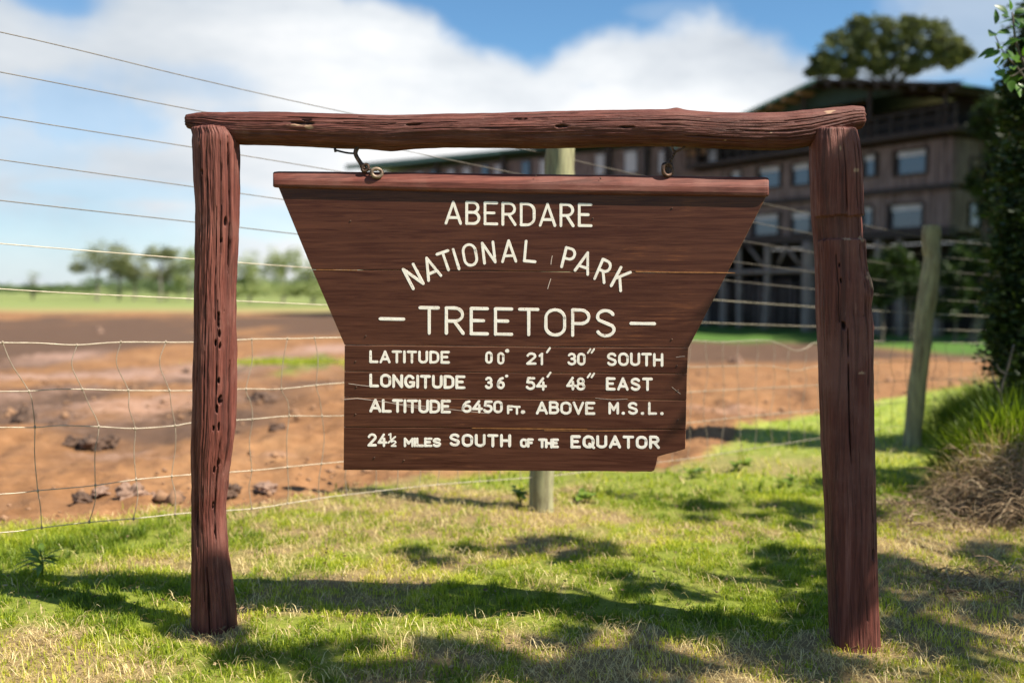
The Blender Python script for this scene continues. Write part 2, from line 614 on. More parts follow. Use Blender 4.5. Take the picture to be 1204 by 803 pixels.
def soil_tones(x, y):
    """three soil masks: dark churned mud with a painted shadow, pale pink dried mud, weedy bank"""
    def g(px, py, sx, sy):
        G = ground(px, py)
        G2 = ground(px + sx, py)
        G3 = ground(px, py - sy)
        G4 = ground(px, py + sy)
        rx = abs(G2[0] - G[0])
        ry = abs(G3[1] - G4[1]) / 2
        return np.exp(-(((x - G[0]) / rx) ** 2 + ((y - G[1]) / ry) ** 2))
    n = fbm(x * .35, y * .22, 0, 41, 5)
    dark = 0
    for a in [(40, 392, 330, 24, .85), (240, 380, 300, 9, .45), (60, 458, 90, 36, 1.1), (26, 496, 40, 12, 1.5), (-10, 472, 70, 14, 1.2), (0, 480, 60, 30, .8), (-60, 430, 100, 50, .9), (260, 440, 90, 14, .5), (340, 455, 80, 24, .9),
              (350, 378, 60, 5, 1.2), (320, 480, 60, 16, .5), (150, 505, 120, 8, .5), (60, 590, 110, 10, .4), (860, 411, 120, 11, 2.2), (760, 405, 120, 10, 1.5), (1100, 417, 120, 5, 1.), (170, 490, 100, 14, .4)]:  # the thin far streak below the field edge is a painted shadow
        dark = dark + a[4] * g(*a[:4])
    pink = 0
    for a in [(200, 442, 140, 22, 1.0), (190, 475, 130, 22, .7), (120, 418, 70, 10, .6), (400, 408, 60, 5, 1.1), (150, 530, 160, 10, .25), (130, 585, 120, 9, .35), (330, 530, 30, 4, .6), (870, 480, 90, 5, .3)]:
        pink = pink + a[4] * g(*a[:4])
    weed = 0
    for a in [(335, 432, 40, 12, 1.), (300, 425, 40, 10, .7), (370, 440, 25, 8, .6), (410, 425, 20, 6, .4)]:
        weed = weed + a[4] * g(*a[:4])
    return np.clip(dark + .55 * n * (dark > .05) + .12 * n, 0, 1), np.clip(pink + .5 * n * (pink > .1), 0, 1), np.clip(weed * 1.1 - .25 + 1.1 * fbm(x * 1.5, y * .6, 0, 44, 5, .65), 0, 1) * sstep(.2, .5, weed) * .75


rr = [0.4]
while rr[-1] < 9000:
    r = rr[-1]
    rr.append(r * (1.011 if 1.4 < r < 14 else 1.022 if r < 130 else 1.06))
rr = np.array(rr)
aa = np.concatenate([np.linspace(-34, 34, 341), np.linspace(34, 326, 74)[1:-1]]) * PI / 180
R_, A_ = np.meshgrid(rr, aa, indexing='ij')
X_, Y_ = (R_ * np.sin(A_)).ravel(), (R_ * np.cos(A_)).ravel()
X_ = np.append(X_, 0.)
Y_ = np.append(Y_, 0.)
na, nr = len(aa), len(rr)
i, j = np.meshgrid(np.arange(nr - 1), np.arange(na), indexing='ij')
j2 = (j + 1) % na
q = np.stack([i * na + j, (i + 1) * na + j, (i + 1) * na + j2, i * na + j2], -1).reshape(-1, 4)
fan = np.stack([np.full(na, nr * na), np.arange(na), (np.arange(na) + 1) % na], -1)
gm, fm_, dm, lm = masks(X_, Y_)
sdk, spk, swd = soil_tones(X_, Y_)
Z_ = gz(X_, Y_)
Z_ = Z_ + (1 - gm) * (1 - fm_) * (1 - sstep(25, 60, Y_)) * (.055 * fbm(X_ * 1.3, Y_ * .9, 0, 51, 7, .66) - .05 * sdk * (Y_ > 6) + .34 * sstep(0, 1, np.exp(-(((X_ - ground(335, 440)[0]) / 1.5) ** 2 + ((Y_ - ground(335, 440)[1]) / 2.2) ** 2))) * (1 + .4 * fbm(X_ * 2, Y_ * 1, 0, 55)))

m, t, b, out = material('ground_surface')
tcn = t.node('ShaderNodeTexCoord')
P = tcn.outputs['Object']
A = {k: t.node('ShaderNodeAttribute', attribute_name=k).outputs['Fac'] for k in ('grass', 'field', 'dry', 'dark', 'pink', 'weed')}
nf = t.noise(P, 30, 6, .65)
nm = t.noise(P, 4, 8, .72)
nl = t.noise(t.mapping(P, (1, .6, 1)), .8, 6, .6)
soil = t.ramp(nm, [(.3, (.165, .078, .034)), (.55, (.275, .138, .062)), (.8, (.37, .20, .100))])
soil = t.mix(t.m('MULTIPLY', t.ss(nl, .45, .7), .5), soil, (.38, .215, .105, 1))
mot = t.noise(t.mapping(P, (1, .55, 1), (4, 2, 0)), 1.5, 9, .68)
soil = t.mix(t.m('MULTIPLY', t.ss(mot, .48, .66), .6), soil, (.13, .066, .038, 1))
soil = t.mix(t.ss(t.m('ADD', A['dark'], t.m('MULTIPLY', t.m('SUBTRACT', nm, .5), .5)), .1, .9), soil, t.mix(nm, (.062, .036, .024, 1), (.155, .092, .060, 1)))
soil = t.mix(t.ss(t.m('ADD', A['pink'], t.m('MULTIPLY', t.m('SUBTRACT', nm, .5), .8)), .15, .85), soil, t.mix(nm, (.20, .110, .082, 1), (.44, .29, .22, 1)))
soil = t.mix(A['weed'], soil, t.mix(nm, (.10, .12, .03, 1), (.15, .24, .04, 1)))
thatch = t.mix(nf, (.08, .05, .022, 1), (.42, .31, .15, 1))
turf = t.mix(nf, (.07, .085, .014, 1), (.28, .32, .045, 1))
gr_ = t.mix(t.ss(t.m('ADD', A['dry'], t.m('MULTIPLY', t.m('SUBTRACT', nm, .5), .6)), .25, .75), turf, thatch)
# farther turf, where the blades are no longer modelled
sp = t.node('ShaderNodeSeparateXYZ')
t.l.new(P, sp.inputs[0])
farg = t.ramp(nm, [(.3, (.16, .22, .03)), (.55, (.27, .32, .06)), (.8, (.40, .38, .13))])
gr_ = t.mix(t.ss(sp.outputs[1], 6, 9), gr_, farg)
fieldc = t.mix(t.noise(t.mapping(P, (.05, .12, 1)), 1., 5, .6), (.15, .20, .055, 1), (.27, .29, .11, 1))
fieldc = t.mix(t.ss(t.m('ADD', sp.outputs[1], t.m('MULTIPLY', t.m('SUBTRACT', nl, .5), 30)), 112, 96), fieldc, (.30, .23, .10, 1))
lodge_g = t.mix(nl, (.045, .10, .02, 1), (.10, .19, .035, 1))
isl = t.m('MULTIPLY', t.ss(sp.outputs[0], 2, 9), t.ss(sp.outputs[1], 90, 62))
fieldc = t.mix(isl, fieldc, lodge_g)
c = t.mix(A['grass'], soil, gr_)
c = t.mix(A['field'], c, fieldc)
t.l.new(c, b.inputs['Base Color'])
b.inputs['Roughness'].default_value = .95
b.inputs['Specular IOR Level'].default_value = .15
t.l.new(t.bump(nf, .6, .015, t.bump(nm, .5, .05)), b.inputs['Normal'])
g_o = make('ground', np.stack([X_, Y_, Z_], -1), [q, fan], m, None, True,
           dict(grass=gm, field=fm_, dry=dm, dark=sdk, pink=spk, weed=swd))
tag(g_o, kind='structure')
g_o['label'] = 'ground of short turf, bare orange soil and a far green field'

# ------------------------------------------------------------------ the sign's frame
YL, YR = 3.71, 3.56               # distance of the left and the right post


def log(name, rows, Yd, vertical, mat, parent, power=2.3, depth=1., n=220, seed=0, cracks=(), holes=(), knots=(), notch=None, chips=(), step=.0038, bow=0., rough=1.):
    """rows: (py, px_left, px_right) for posts, (px, py_top, py_bottom) for the beam; Yd: distance (number or pair)"""
    rows = np.array(rows, float)
    cen, rad = [], []
    for k, row in enumerate(rows):
        if vertical:
            a, c_ = at(row[1], row[0], Yd), at(row[2], row[0], Yd)
        else:
            Y = YL + (YR - YL) * (row[0] - 250) / (985 - 250) - .004
            a, c_ = at(row[0], row[1], Y), at(row[0], row[2], Y)
        cen.append((a + c_) / 2)
        rad.append(np.linalg.norm(a - c_) / 2)
    cen, rad = np.array(cen), np.array(rad)
    s = np.concatenate([[0], np.cumsum(np.linalg.norm(np.diff(cen, axis=0), axis=1))])
    m_ = int(s[-1] / step)
    ss_ = np.linspace(0, s[-1], m_)
    c3 = np.stack([np.interp(ss_, s, cen[:, k]) for k in range(3)], -1)
    R0 = np.interp(ss_, s, rad)
    ker = np.ones(15) / 15
    R0 = np.convolve(np.pad(R0, 7, 'edge'), ker, 'valid')
    pxs = np.interp(ss_, s, rows[:, 0])
    th = np.arange(n) * 2 * PI / n
    TH, SS = np.meshgrid(th, ss_)
    ct, st_ = np.cos(TH), np.sin(TH)
    sup = (np.abs(ct) ** power + np.abs(st_) ** power) ** (-1 / power)
    r = R0[:, None] * sup
    crack = np.zeros_like(r)
    r = r + rough * (.0022 * fbm(ct * 2.2 + 5, st_ * 2.2 + seed, SS * 1.6, seed, 2)
                     + .0016 * fbm(ct * 13 + 5, st_ * 13, SS * 2.2, seed + 1, 4, .7)
                     + .0015 * fbm(ct * 34, st_ * 34, SS * 9, seed + 2, 3, .7))
    # fine weather checks that run with the grain
    chk = fbm(ct * 24 + 7, st_ * 24 + 2, SS * 1.5, seed + 8, 3, .6)
    ck = sstep(.75, 1.1, chk)
    r = r - .003 * rough * ck
    crack = np.maximum(crack, .7 * ck)
    PX = np.broadcast_to(pxs[:, None], r.shape)
    for (t0, a0, a1, wid, dep) in cracks:
        wid = wid * .62        # angle (deg), from/to in picture pixels along the log
        wob = math.radians(t0) + .035 * fbm(SS * 3., 0 * SS + t0, 0, int(t0) + seed, 3)
        d = np.abs(((TH - wob + PI) % (2 * PI)) - PI) * R0[:, None]
        u = (PX - a0) / (a1 - a0)
        prof = np.clip(np.minimum(u, 1 - u) * 7, 0, 1) * (u > 0) * (u < 1)
        wloc = wid * prof * (1 + .55 * fbm(SS * 16, TH * 0 + t0, 0, 7, 2)) + 1e-6
        k_ = np.clip(1 - d / wloc, 0, 1)
        r = r - dep * np.minimum(1, k_ * 1.7)
        crack = np.maximum(crack, np.minimum(1, k_ * 1.5))
    for (t0, a0, w_, h_, dep) in holes:
        w_, h_ = w_ * .72, h_ * .8
        d = np.hypot((((TH - math.radians(t0) + PI) % (2 * PI)) - PI) * R0[:, None] / w_, (PX - a0) / h_)
        d = d + .3 * fbm(SS * 60, TH * 12, 0, 3, 2)
        k_ = np.clip(1.3 - d, 0, 1)
        r = r - dep * np.minimum(1, k_ * 2)
        crack = np.maximum(crack, np.minimum(1, k_ * 2.2))
    for (t0, a0, w_, h_, dep) in knots:
        d = np.hypot((((TH - math.radians(t0) + PI) % (2 * PI)) - PI) * R0[:, None] / w_, (PX - a0) / h_)
        r = r + dep * np.exp(-d * d)
    if notch is not None:
        a0, a1, dep = notch
        a_ = PX + 1.2 * fbm(TH * 3, SS * 0, 0, 5, 2)
        k_ = ((a_ > a0) & (a_ < a1)) * np.clip((st_ - .1) * 6, 0, 1)
        r = r - dep * k_
        crack = np.maximum(crack, .25 * k_)
    chip = np.zeros_like(r)
    for (t0, a0, w_, h_) in chips:
        d = np.hypot((((TH - math.radians(t0) + PI) % (2 * PI)) - PI) * R0[:, None] / w_, (PX - a0) / h_) + .5 * fbm(SS * 70, TH * 15, 0, 9, 2)
        chip = np.maximum(chip, np.clip((1.1 - d) * 3, 0, 1) * .8)
    Bv = np.array((0, -1., 0))
    Av = np.array((1., 0, 0)) if vertical else np.array((0, 0, 1.))
    ce = c3.copy()
    ce[:, 1] += bow
    V = ce[:, None, :] + Av * (ct * r)[..., None] + Bv * (st_ * r * depth)[..., None]
    # rounded ends
    L = []
    al = (c3[-1] - c3[0]) / np.linalg.norm(c3[-1] - c3[0])
    nn = 5
    for e, sg in ((0, -1), (m_ - 1, 1)):
        rings = []
        for k in range(1, nn + 1):
            f = [.97, .9, .7, .4, .1][k - 1]
            h = [.003, .006, .0085, .010, .0105][k - 1] * (1 + .0 * k)
            ring = ce[e] + (V[e] - ce[e]) * f + al * sg * h
            ring = ring + al * sg * (.0025 * fbm(ct[0] * 6 * f, st_[0] * 6 * f, 0, seed + e, 3))[:, None]
            rings.append(ring)
        L.append(rings)
    allr = L[0][::-1] + [V[k] for k in range(m_)] + L[1]
    VV = np.array(allr)
    M2 = len(VV)
    cr = np.concatenate([np.zeros((nn, n)) + .15, crack, np.zeros((nn, n)) + .15])
    ch = np.concatenate([np.zeros((nn, n)), chip, np.zeros((nn, n))])
    i, j = np.meshgrid(np.arange(M2 - 1), np.arange(n), indexing='ij')
    j2 = (j + 1) % n
    if vertical:
        q = np.stack([i * n + j, (i + 1) * n + j, (i + 1) * n + j2, i * n + j2], -1).reshape(-1, 4)[:, ::-1]
    else:
        q = np.stack([i * n + j, i * n + j2, (i + 1) * n + j2, (i + 1) * n + j], -1).reshape(-1, 4)[:, ::-1]
    q = q[:, ::-1] if vertical else q
    caps = [np.arange(n)[None], (np.arange(n)[::-1] + (M2 - 1) * n)[None]]
    o = make(name, VV.reshape(-1, 3), [q] + caps, mat, parent, True, dict(crack=cr.ravel(), chip=ch.ravel()))
    import bmesh
    bm = bmesh.new()
    bm.from_mesh(o.data)
    bmesh.ops.recalc_face_normals(bm, faces=bm.faces)
    bm.to_mesh(o.data)
    bm.free()
    return o


frame = thing('log_signpost', 'rough red-brown goalpost frame of two upright logs and a crossbeam standing on the grass', 'sign frame',
              ((at(250, 745, YL)[0] + at(1005, 762, YR)[0]) / 2, (YL + YR) / 2, 0))
left_rows = [(153, 228, 273), (160, 227.5, 279.5), (180, 228.5, 280), (215, 229.5, 280.5), (250, 231, 280.5), (300, 230.5, 279), (340, 229.5, 277.5),
             (400, 229, 277), (450, 228, 277), (500, 227, 276), (523, 226, 273), (545, 226, 270), (560, 226.3, 268), (597, 226.8, 264.5), (650, 227, 268),
             (690, 227, 274), (723, 227, 277.5), (748, 228, 278), (775, 228, 279)]
p1 = log('post', left_rows, YL, True, M['post_wood'], frame, 2.05, 1.05, seed=2, rough=1.25,
         cracks=[(117, 135, 300, .0055, .018), (126, 250, 460, .0045, .016), (128, 440, 620, .005, .02), (118, 530, 640, .008, .022), (84, 660, 765, .005, .018),
                 (40, 160, 330, .007, .016), (62, 160, 300, .0035, .010), (75, 240, 380, .003, .008), (100, 160, 520, .003, .008), (30, 420, 560, .006, .013),
                 (68, 350, 480, .004, .010), (95, 560, 700, .003, .009), (52, 500, 640, .004, .01), (140, 160, 760, .004, .012)],
         holes=[(64, 375, .0045, 9, .02), (62, 392, .004, 5, .02), (72, 402, .0035, 4, .02), (60, 405, .004, 4, .02), (62, 446, .0035, 4, .018), (59, 468, .009, 6, .022),
                (66, 478, .006, 5, .02), (74, 500, .0035, 3, .018), (60, 499, .004, 5, .018), (52, 541, .006, 6, .022), (62, 549, .004, 4, .02), 
                (59, 590, .0035, 4, .016), (55, 622, .003, 3, .015), (40, 290, .006, 8, .016), (52, 262, .006, 7, .014),
                (62, 284, .0035, 3, .015), (112, 205, .003, 3, .014)],
         knots=[(30, 520, .03, 25, .006), (25, 270, .02, 30, .006)])
right_rows = [(155, 957, 1003), (160, 955, 1005.5), (175, 954.5, 1008), (200, 955, 1010.7), (230, 956, 1011), (257, 957.5, 1012.5), (282, 960, 1014), (315, 962, 1015.5), (340, 963, 1019.8),
              (360, 963, 1018.5), (385, 964, 1022), (420, 965.5, 1022.5), (450, 966, 1023), (523, 968, 1023.6), (560, 970, 1024.5), (600, 972.3, 1025.7), (650, 974, 1026.6),
              (700, 976.5, 1028), (750, 979, 1030.6), (768, 980, 1031), (792, 981, 1032)]
p2 = log('post', right_rows, YR, True, M['post_wood'], frame, 3.4, 1.0, seed=9, rough=.75, notch=(255, 282, .013),
         cracks=[(84, 165, 255, .003, .012), (62, 170, 256, .003, .008), (52, 160, 300, .004, .014), (38, 150, 350, .005, .016), (45, 285, 350, .006, .016), (60, 280, 345, .003, .01),
                 (100, 380, 545, .004, .014), (58, 300, 470, .003, .008), (54, 560, 690, .003, .010), (30, 350, 620, .006, .015), (20, 540, 640, .009, .022),
                 (38, 600, 770, .0035, .010), (118, 300, 380, .003, .007), (25, 650, 770, .004, .012), (74, 690, 765, .0025, .006)],
         holes=[(110, 382, .007, 5, .022), (32, 342, .009, 7, .028), (112, 330, .003, 3, .014), (112, 312, .0025, 3, .014), (52, 645, .008, 7, .010)],
         knots=[(42, 340, .03, 22, .012), (25, 385, .03, 30, .004)],
         chips=[(44, 330, .012, 9), (52, 645, .004, 4), (95, 178, .0025, 2.5), (62, 203, .010, 2.5), (72, 436, .008, 1.5), (90, 282, .02, 1.5), (52, 282, .008, 3)])
beam_rows = [(219.5, 135, 148), (222, 132, 151.5), (240, 131, 155), (262, 131, 165), (280, 130.8, 169), (320, 131, 170), (350, 132, 171), (400, 133.4, 173.5), (430, 134.4, 174),
             (458, 135, 176.3), (490, 134.6, 174), (520, 133.5, 172.7), (580, 132.5, 173), (620, 131, 174), (700, 129, 172.5), (750, 128.8, 171.2), (796, 128.2, 172),
             (830, 131.5, 173.5), (854, 132.5, 174.5), (890, 132.6, 176), (923, 131.6, 176), (950, 128.8, 172), (979, 125.8, 162), (1000, 124, 154), (1011, 123.2, 152), (1014.5, 126, 149)]
p3 = log('crossbeam', beam_rows, 0, False, M['beam_wood'], frame, 2.2, 1., seed=15, rough=.7, bow=.022,
         cracks=[(74, 222, 340, .0022, .012), (70, 300, 560, .002, .007), (110, 219, 262, .004, .014), (52, 330, 520, .003, .008), (58, 560, 840, .002, .006), (72, 640, 980, .0018, .007),
                 (118, 780, 968, .003, .012), (96, 840, 960, .0018, .007), (40, 420, 700, .002, .006), (64, 860, 1012, .002, .007), (88, 480, 660, .0016, .005), (66, 400, 480, .0022, .010)],
         holes=[(73, 487, .005, 11, .018), (88, 573 + 87, .007, 9, .012), (60, 612, .005, 10, .010), (76, 358, .010, 14, .008), (95, 735, .005, 10, .010), (20, 288, .006, 5, .012), (62, 362, .007, 6, .01)],
         knots=[(78, 358, .018, 18, .004), (10, 796, .012, 7, .005), (170, 458, .02, 20, .003), (75, 487, .02, 14, .004), (80, 660, .016, 14, .003)],
         chips=[(88, 366, .006, 5), (84, 350, .004, 8), (50, 973, .008, 6), (128, 851, .003, 1.5), (100, 903, .0025, 1.5), (62, 830, .002, 2)])

# ------------------------------------------------------------------ the hanging board
BN = np.array((YR - YL, -(at(985, 0, YR)[0] - at(250, 0, YL)[0]), 0.))   # normal towards the camera
BN /= np.linalg.norm(BN)
BP = np.array((at(250, 335, YL)[0], YL, 0.))
BX = np.array((-BN[1], BN[0], 0.))


def bp(px, py, off=0.):
    """line of sight -> board plane, off metres in front of its face"""
    d = ray(px, py)
    return CAM + d * ((BP + BN * off - CAM).dot(BN) / d.dot(BN))


b0 = bp(600, 380)
board = thing('sign_board', 'dark brown hanging plank board painted ABERDARE NATIONAL PARK TREETOPS in cream letters', 'sign', b0)


def edge_x(side, y):
    L = [(222, 325), (403.5, 405.3), (560, 403.8)]
    R = [(230, 902), (411, 808.5), (528, 805.8)]
    T = L if side == 'l' else R
    return float(np.interp(y, [a for a, _ in T], [b_ for _, b_ in T]))


def seam(k, x):
    y0, y1 = k
    u = (x - 400) / 405
    return y0 + (y1 - y0) * u


SE = [(216, 226), (317.5, 320.8), (405.8, 409.2), (436.8, 439.4), (467, 470.5), (502, 505), (552.3, 554.4)]
proud = [.0004, 0, .0003, .0001, .0004, 0.]
for k in range(6):
    a, c_ = SE[k], SE[k + 1]
    gp = .3
    yl0, yl1 = a[0] + gp, c_[0] - gp
    # left and right ends of this plank
    def endx(side, seamk, d):
        x = 400. if side == 'l' else 805.
        for _ in range(6):
            x = edge_x(side, seam(seamk, x) + d)
        return x
    xl0, xl1, xr0, xr1 = endx('l', a, gp), endx('l', c_, -gp), endx('r', a, gp), endx('r', c_, -gp)
    top, bot = [], []
    N_ = 44
    for u in np.linspace(0, 1, N_):
        x = xl0 + (xr0 - xl0) * u
        top.append((x, seam(a, x) + gp + .28 * float(fbm(x * .03, k * 3.1, 0, 61)) * (k > 0)))
    if k < 5:
        for u in np.linspace(1, 0, N_):
            x = xl1 + (xr1 - xl1) * u
            bot.append((x, seam(c_, x) - gp + .28 * float(fbm(x * .03, k * 3.1 + 3.1, 0, 61))))
    else:
        bot = [(805.8, 527.5), (795, 530.8), (782, 534), (773.5, 536.5), (771.8, 545), (769.5, 552.5), (766, 554.4)]
        for u in np.linspace(.97, 0, 30):
            x = 404 + (770 - 404) * u
            bot.append((x, 552.2 + (x - 404) * .0055 + .25 * float(fbm(x * .04, 3.3, 0, 62))))
    poly = np.array(top + bot)
    # inset ring for a softened edge
    nx = np.roll(poly, -1, 0) - poly
    nx = nx / (np.linalg.norm(nx, axis=1)[:, None] + 1e-9)
    e1 = np.roll(nx, 1, 0)
    nrm = np.stack([-(nx[:, 1] + e1[:, 1]), nx[:, 0] + e1[:, 0]], -1)
    nrm /= np.linalg.norm(nrm, axis=1)[:, None] + 1e-9
    ins = poly + nrm * .7
    n_ = len(poly)
    f_ = proud[k]
    rings = [[bp(x, y, f_) for x, y in ins], [bp(x, y, f_ - .0022) for x, y in poly]]
    back = [bp(x, y, f_ - .0022) - BN * .028 for x, y in poly]
    V = np.array(rings[0] + rings[1] + back)
    id_ = np.arange(n_)
    id2 = (id_ + 1) % n_
    q = np.concatenate([np.stack([id_, id_ + n_, id2 + n_, id2], -1), np.stack([id_ + n_, id_ + 2 * n_, id2 + 2 * n_, id2 + n_], -1)])
    pl = make('plank', V, [q, np.arange(n_)[None], (np.arange(n_)[::-1] + 2 * n_)[None]], M['board'], board, False,
              dict(edge=np.concatenate([np.zeros(n_) + .12, np.ones(n_), np.zeros(n_)])))
pl['label'] = 'lowest plank with its right end broken away'

# top rail: bevelled cap that overhangs the face
prof = [(0, -.030), (0, .0), (.0, .0), (.30, .030), (.42, .034), (.72, .034), (.90, .030), (1.0, .020), (1.0, -.030)]   # (fraction down, metres proud)
prof = [(0, -.034), (0, -.012), (.03, -.008), (.12, -.002), (.42, .0135), (.52, .016), (.78, .016), (.92, .013), (.98, .007), (1.0, .002), (1.0, -.034)]
xs = [321.0, 322.5, 327] + list(np.linspace(340, 890, 60)) + [899, 902.5, 904]
V = []
for kx, x in enumerate(xs):
    y0 = np.interp(x, [322, 600, 902], [201.4, 204.6, 208.6]) + .25 * float(fbm(x * .012, 1., 0, 71))
    y1 = np.interp(x, [322, 600, 902], [221.3, 227.6, 232.0]) + .25 * float(fbm(x * .02, 5., 0, 72))
    sh = [.80, .93, .99][kx] if kx < 3 else ([.99, .93, .80][kx - len(xs) + 3] if kx >= len(xs) - 3 else 1.)
    for (fr, off_) in prof:
        fr2 = .5 + (fr - .5) * sh
        # rail tapers to the broken end at the left: small roundness
        V.append(bp(x, y0 + (y1 - y0) * fr2, off_ * (sh if off_ > 0 else 1)))
m_, n_ = len(xs), len(prof)
i, j = np.meshgrid(np.arange(m_ - 1), np.arange(n_), indexing='ij')
j2 = (j + 1) % n_
q = np.stack([i * n_ + j, i * n_ + j2, (i + 1) * n_ + j2, (i + 1) * n_ + j], -1).reshape(-1, 4)
rail = make('top_rail', np.array(V), [q, np.arange(n_)[::-1][None], (np.arange(n_) + (m_ - 1) * n_)[None]], M['rail'], board, False,
            dict(crack=np.zeros(m_ * n_), chip=np.zeros(m_ * n_)))
md = rail.modifiers.new('bevel', 'BEVEL')
md.width = .0015
md.limit_method = 'ANGLE'
md.angle_limit = math.radians(20)
md.segments = 2

# nails
nb = [(440, 538), (697, 257), (706, 209.8), (630, 207), (475, 541), (790, 245), (412, 260), (430, 395), (790, 399), (418, 425), (796, 430), (419, 455), (797, 459), (418, 487), (797, 494)]
for (x, y) in nb:
    mb = MB()
    c0 = bp(x, y, .0012 if y > 212 else .008)
    a_ = np.arange(8) * PI / 4
    r_ = .0032
    ring = [c0 + BX * math.cos(v) * r_ + np.array((0, 0, 1)) * math.sin(v) * r_ for v in a_]
    ring2 = [c0 + (p - c0) * .6 + BN * .0016 for p in ring]
    V = ring + ring2
    mb.add(V, [[[k, (k + 1) % 8, 8 + (k + 1) % 8, 8 + k] for k in range(8)], [list(range(8, 16))]])
    mb.build('nail', M['steel'], board)


# ---- stroke lettering
def arc(cx, cy, rx, ry, a0, a1, n=14):
    return [(cx + rx * math.cos(math.radians(a0 + (a1 - a0) * k / n)), cy + ry * math.sin(math.radians(a0 + (a1 - a0) * k / n))) for k in range(n + 1)]


def glyph(ch):
    """(width, strokes) in a cell of height 1"""
    G = {
        'A': (.62, [[(0, 0), (.31, 1)], [(.31, 1), (.62, 0)], [(.10, .27), (.52, .27)]]),
        'B': (.52, [[(0, 0), (0, 1)], [(0, 1), (.26, 1)] + arc(.26, .765, .22, .235, 90, -90)[1:] + [(0, .53)], [(0, .53), (.28, .53)] + arc(.28, .265, .24, .265, 90, -90)[1:] + [(0, 0)]]),
        'D': (.55, [[(0, 0), (0, 1)], [(0, 1), (.22, 1)] + arc(.22, .67, .33, .33, 90, 0, 8)[1:] + arc(.22, .33, .33, .33, 0, -90, 8) + [(0, 0)]]),
        'E': (.5, [[(0, 0), (0, 1)], [(0, 1), (.5, 1)], [(0, .52), (.38, .52)], [(0, 0), (.5, 0)]]),
        'F': (.48, [[(0, 0), (0, 1)], [(0, 1), (.48, 1)], [(0, .52), (.36, .52)]]),
        'G': (.58, [arc(.29, .5, .29, .5, 38, 330, 22), [(.34, .42), (.58, .42)], [(.58, .42), (.56, .1)]]),
        'H': (.55, [[(0, 0), (0, 1)], [(.55, 0), (.55, 1)], [(0, .5), (.55, .5)]]),
        'I': (.0, [[(0, 0), (0, 1)]]),
        'K': (.5, [[(0, 0), (0, 1)], [(.5, 1), (0, .38)], [(.16, .56), (.5, 0)]]),
        'L': (.48, [[(0, 1), (0, 0)], [(0, 0), (.48, 0)]]),
        'M': (.62, [[(0, 0), (0, 1)], [(0, 1), (.31, .35)], [(.31, .35), (.62, 1)], [(.62, 1), (.62, 0)]]),
        'N': (.55, [[(0, 0), (0, 1)], [(0, 1), (.55, 0)], [(.55, 0), (.55, 1)]]),
        'O': (.58, [arc(.29, .68, .29, .32, 0, 180, 12) + arc(.29, .32, .29, .32, 180, 360, 12) + [(.58, .68)]]),
        'P': (.5, [[(0, 0), (0, 1)], [(0, 1), (.25, 1)] + arc(.25, .73, .25, .27, 90, -90)[1:] + [(0, .46)]]),
        'Q': (.6, [arc(.3, .65, .3, .35, 0, 180, 12) + arc(.3, .35, .3, .35, 180, 360, 12) + [(.6, .65)], [(.36, .28), (.64, -.05)]]),
        'R': (.52, [[(0, 0), (0, 1)], [(0, 1), (.25, 1)] + arc(.25, .74, .25, .26, 90, -90)[1:] + [(0, .48)], [(.24, .48), (.52, 0)]]),
        'S': (.54, [arc(.27, .75, .25, .25, 25, 200, 14)[:-1] + [(.06, .62), (.27, .51), (.48, .40)] + arc(.27, .26, .26, .26, 10, -155, 14)]),
        'T': (.56, [[(0, 1), (.56, 1)], [(.28, 1), (.28, 0)]]),
        'U': (.54, [[(0, 1), (0, .3)] + arc(.27, .27, .27, .27, 180, 360, 14) + [(.54, 1)]]),
        'V': (.6, [[(0, 1), (.3, 0)], [(.3, 0), (.6, 1)]]),
        '.': (.0, [[(0, .02), (0.01, .02)]]),
        '0': (.42, [arc(.21, .72, .21, .28, 0, 180, 12) + arc(.21, .28, .21, .28, 180, 360, 12) + [(.42, .72)]]),
        '1': (.12, [[(.12, 0), (.12, 1)], [(.12, 1), (0, .82)]]),
        '2': (.46, [arc(.23, .74, .22, .26, 165, -25, 12) + [(.0, .0)], [(0, 0), (.46, 0)]]),
        '3': (.44, [arc(.2, .76, .2, .24, 150, -90, 12), arc(.2, .27, .23, .27, 90, -155, 12)]),
        '4': (.50, [[(.34, 1), (0, .27)], [(0, .27), (.5, .27)], [(.36, .62), (.36, -.02)]]),
        '5': (.44, [[(.42, 1), (.08, 1)], [(.08, 1), (.03, .56)] + arc(.2, .31, .23, .31, 112, -150, 14)]),
        '6': (.46, [[(.38, .98), (.2, .9), (.06, .66), (0, .32)] + arc(.23, .29, .23, .29, 180, 540, 20)]),
        '8': (.44, [arc(.22, .75, .18, .24, 0, 360, 18), arc(.22, .26, .22, .26, 0, 360, 18)]),
    }
    return G[ch]


TXT = .0008
LAYER = [0]   # centre of the paint bead above the board face


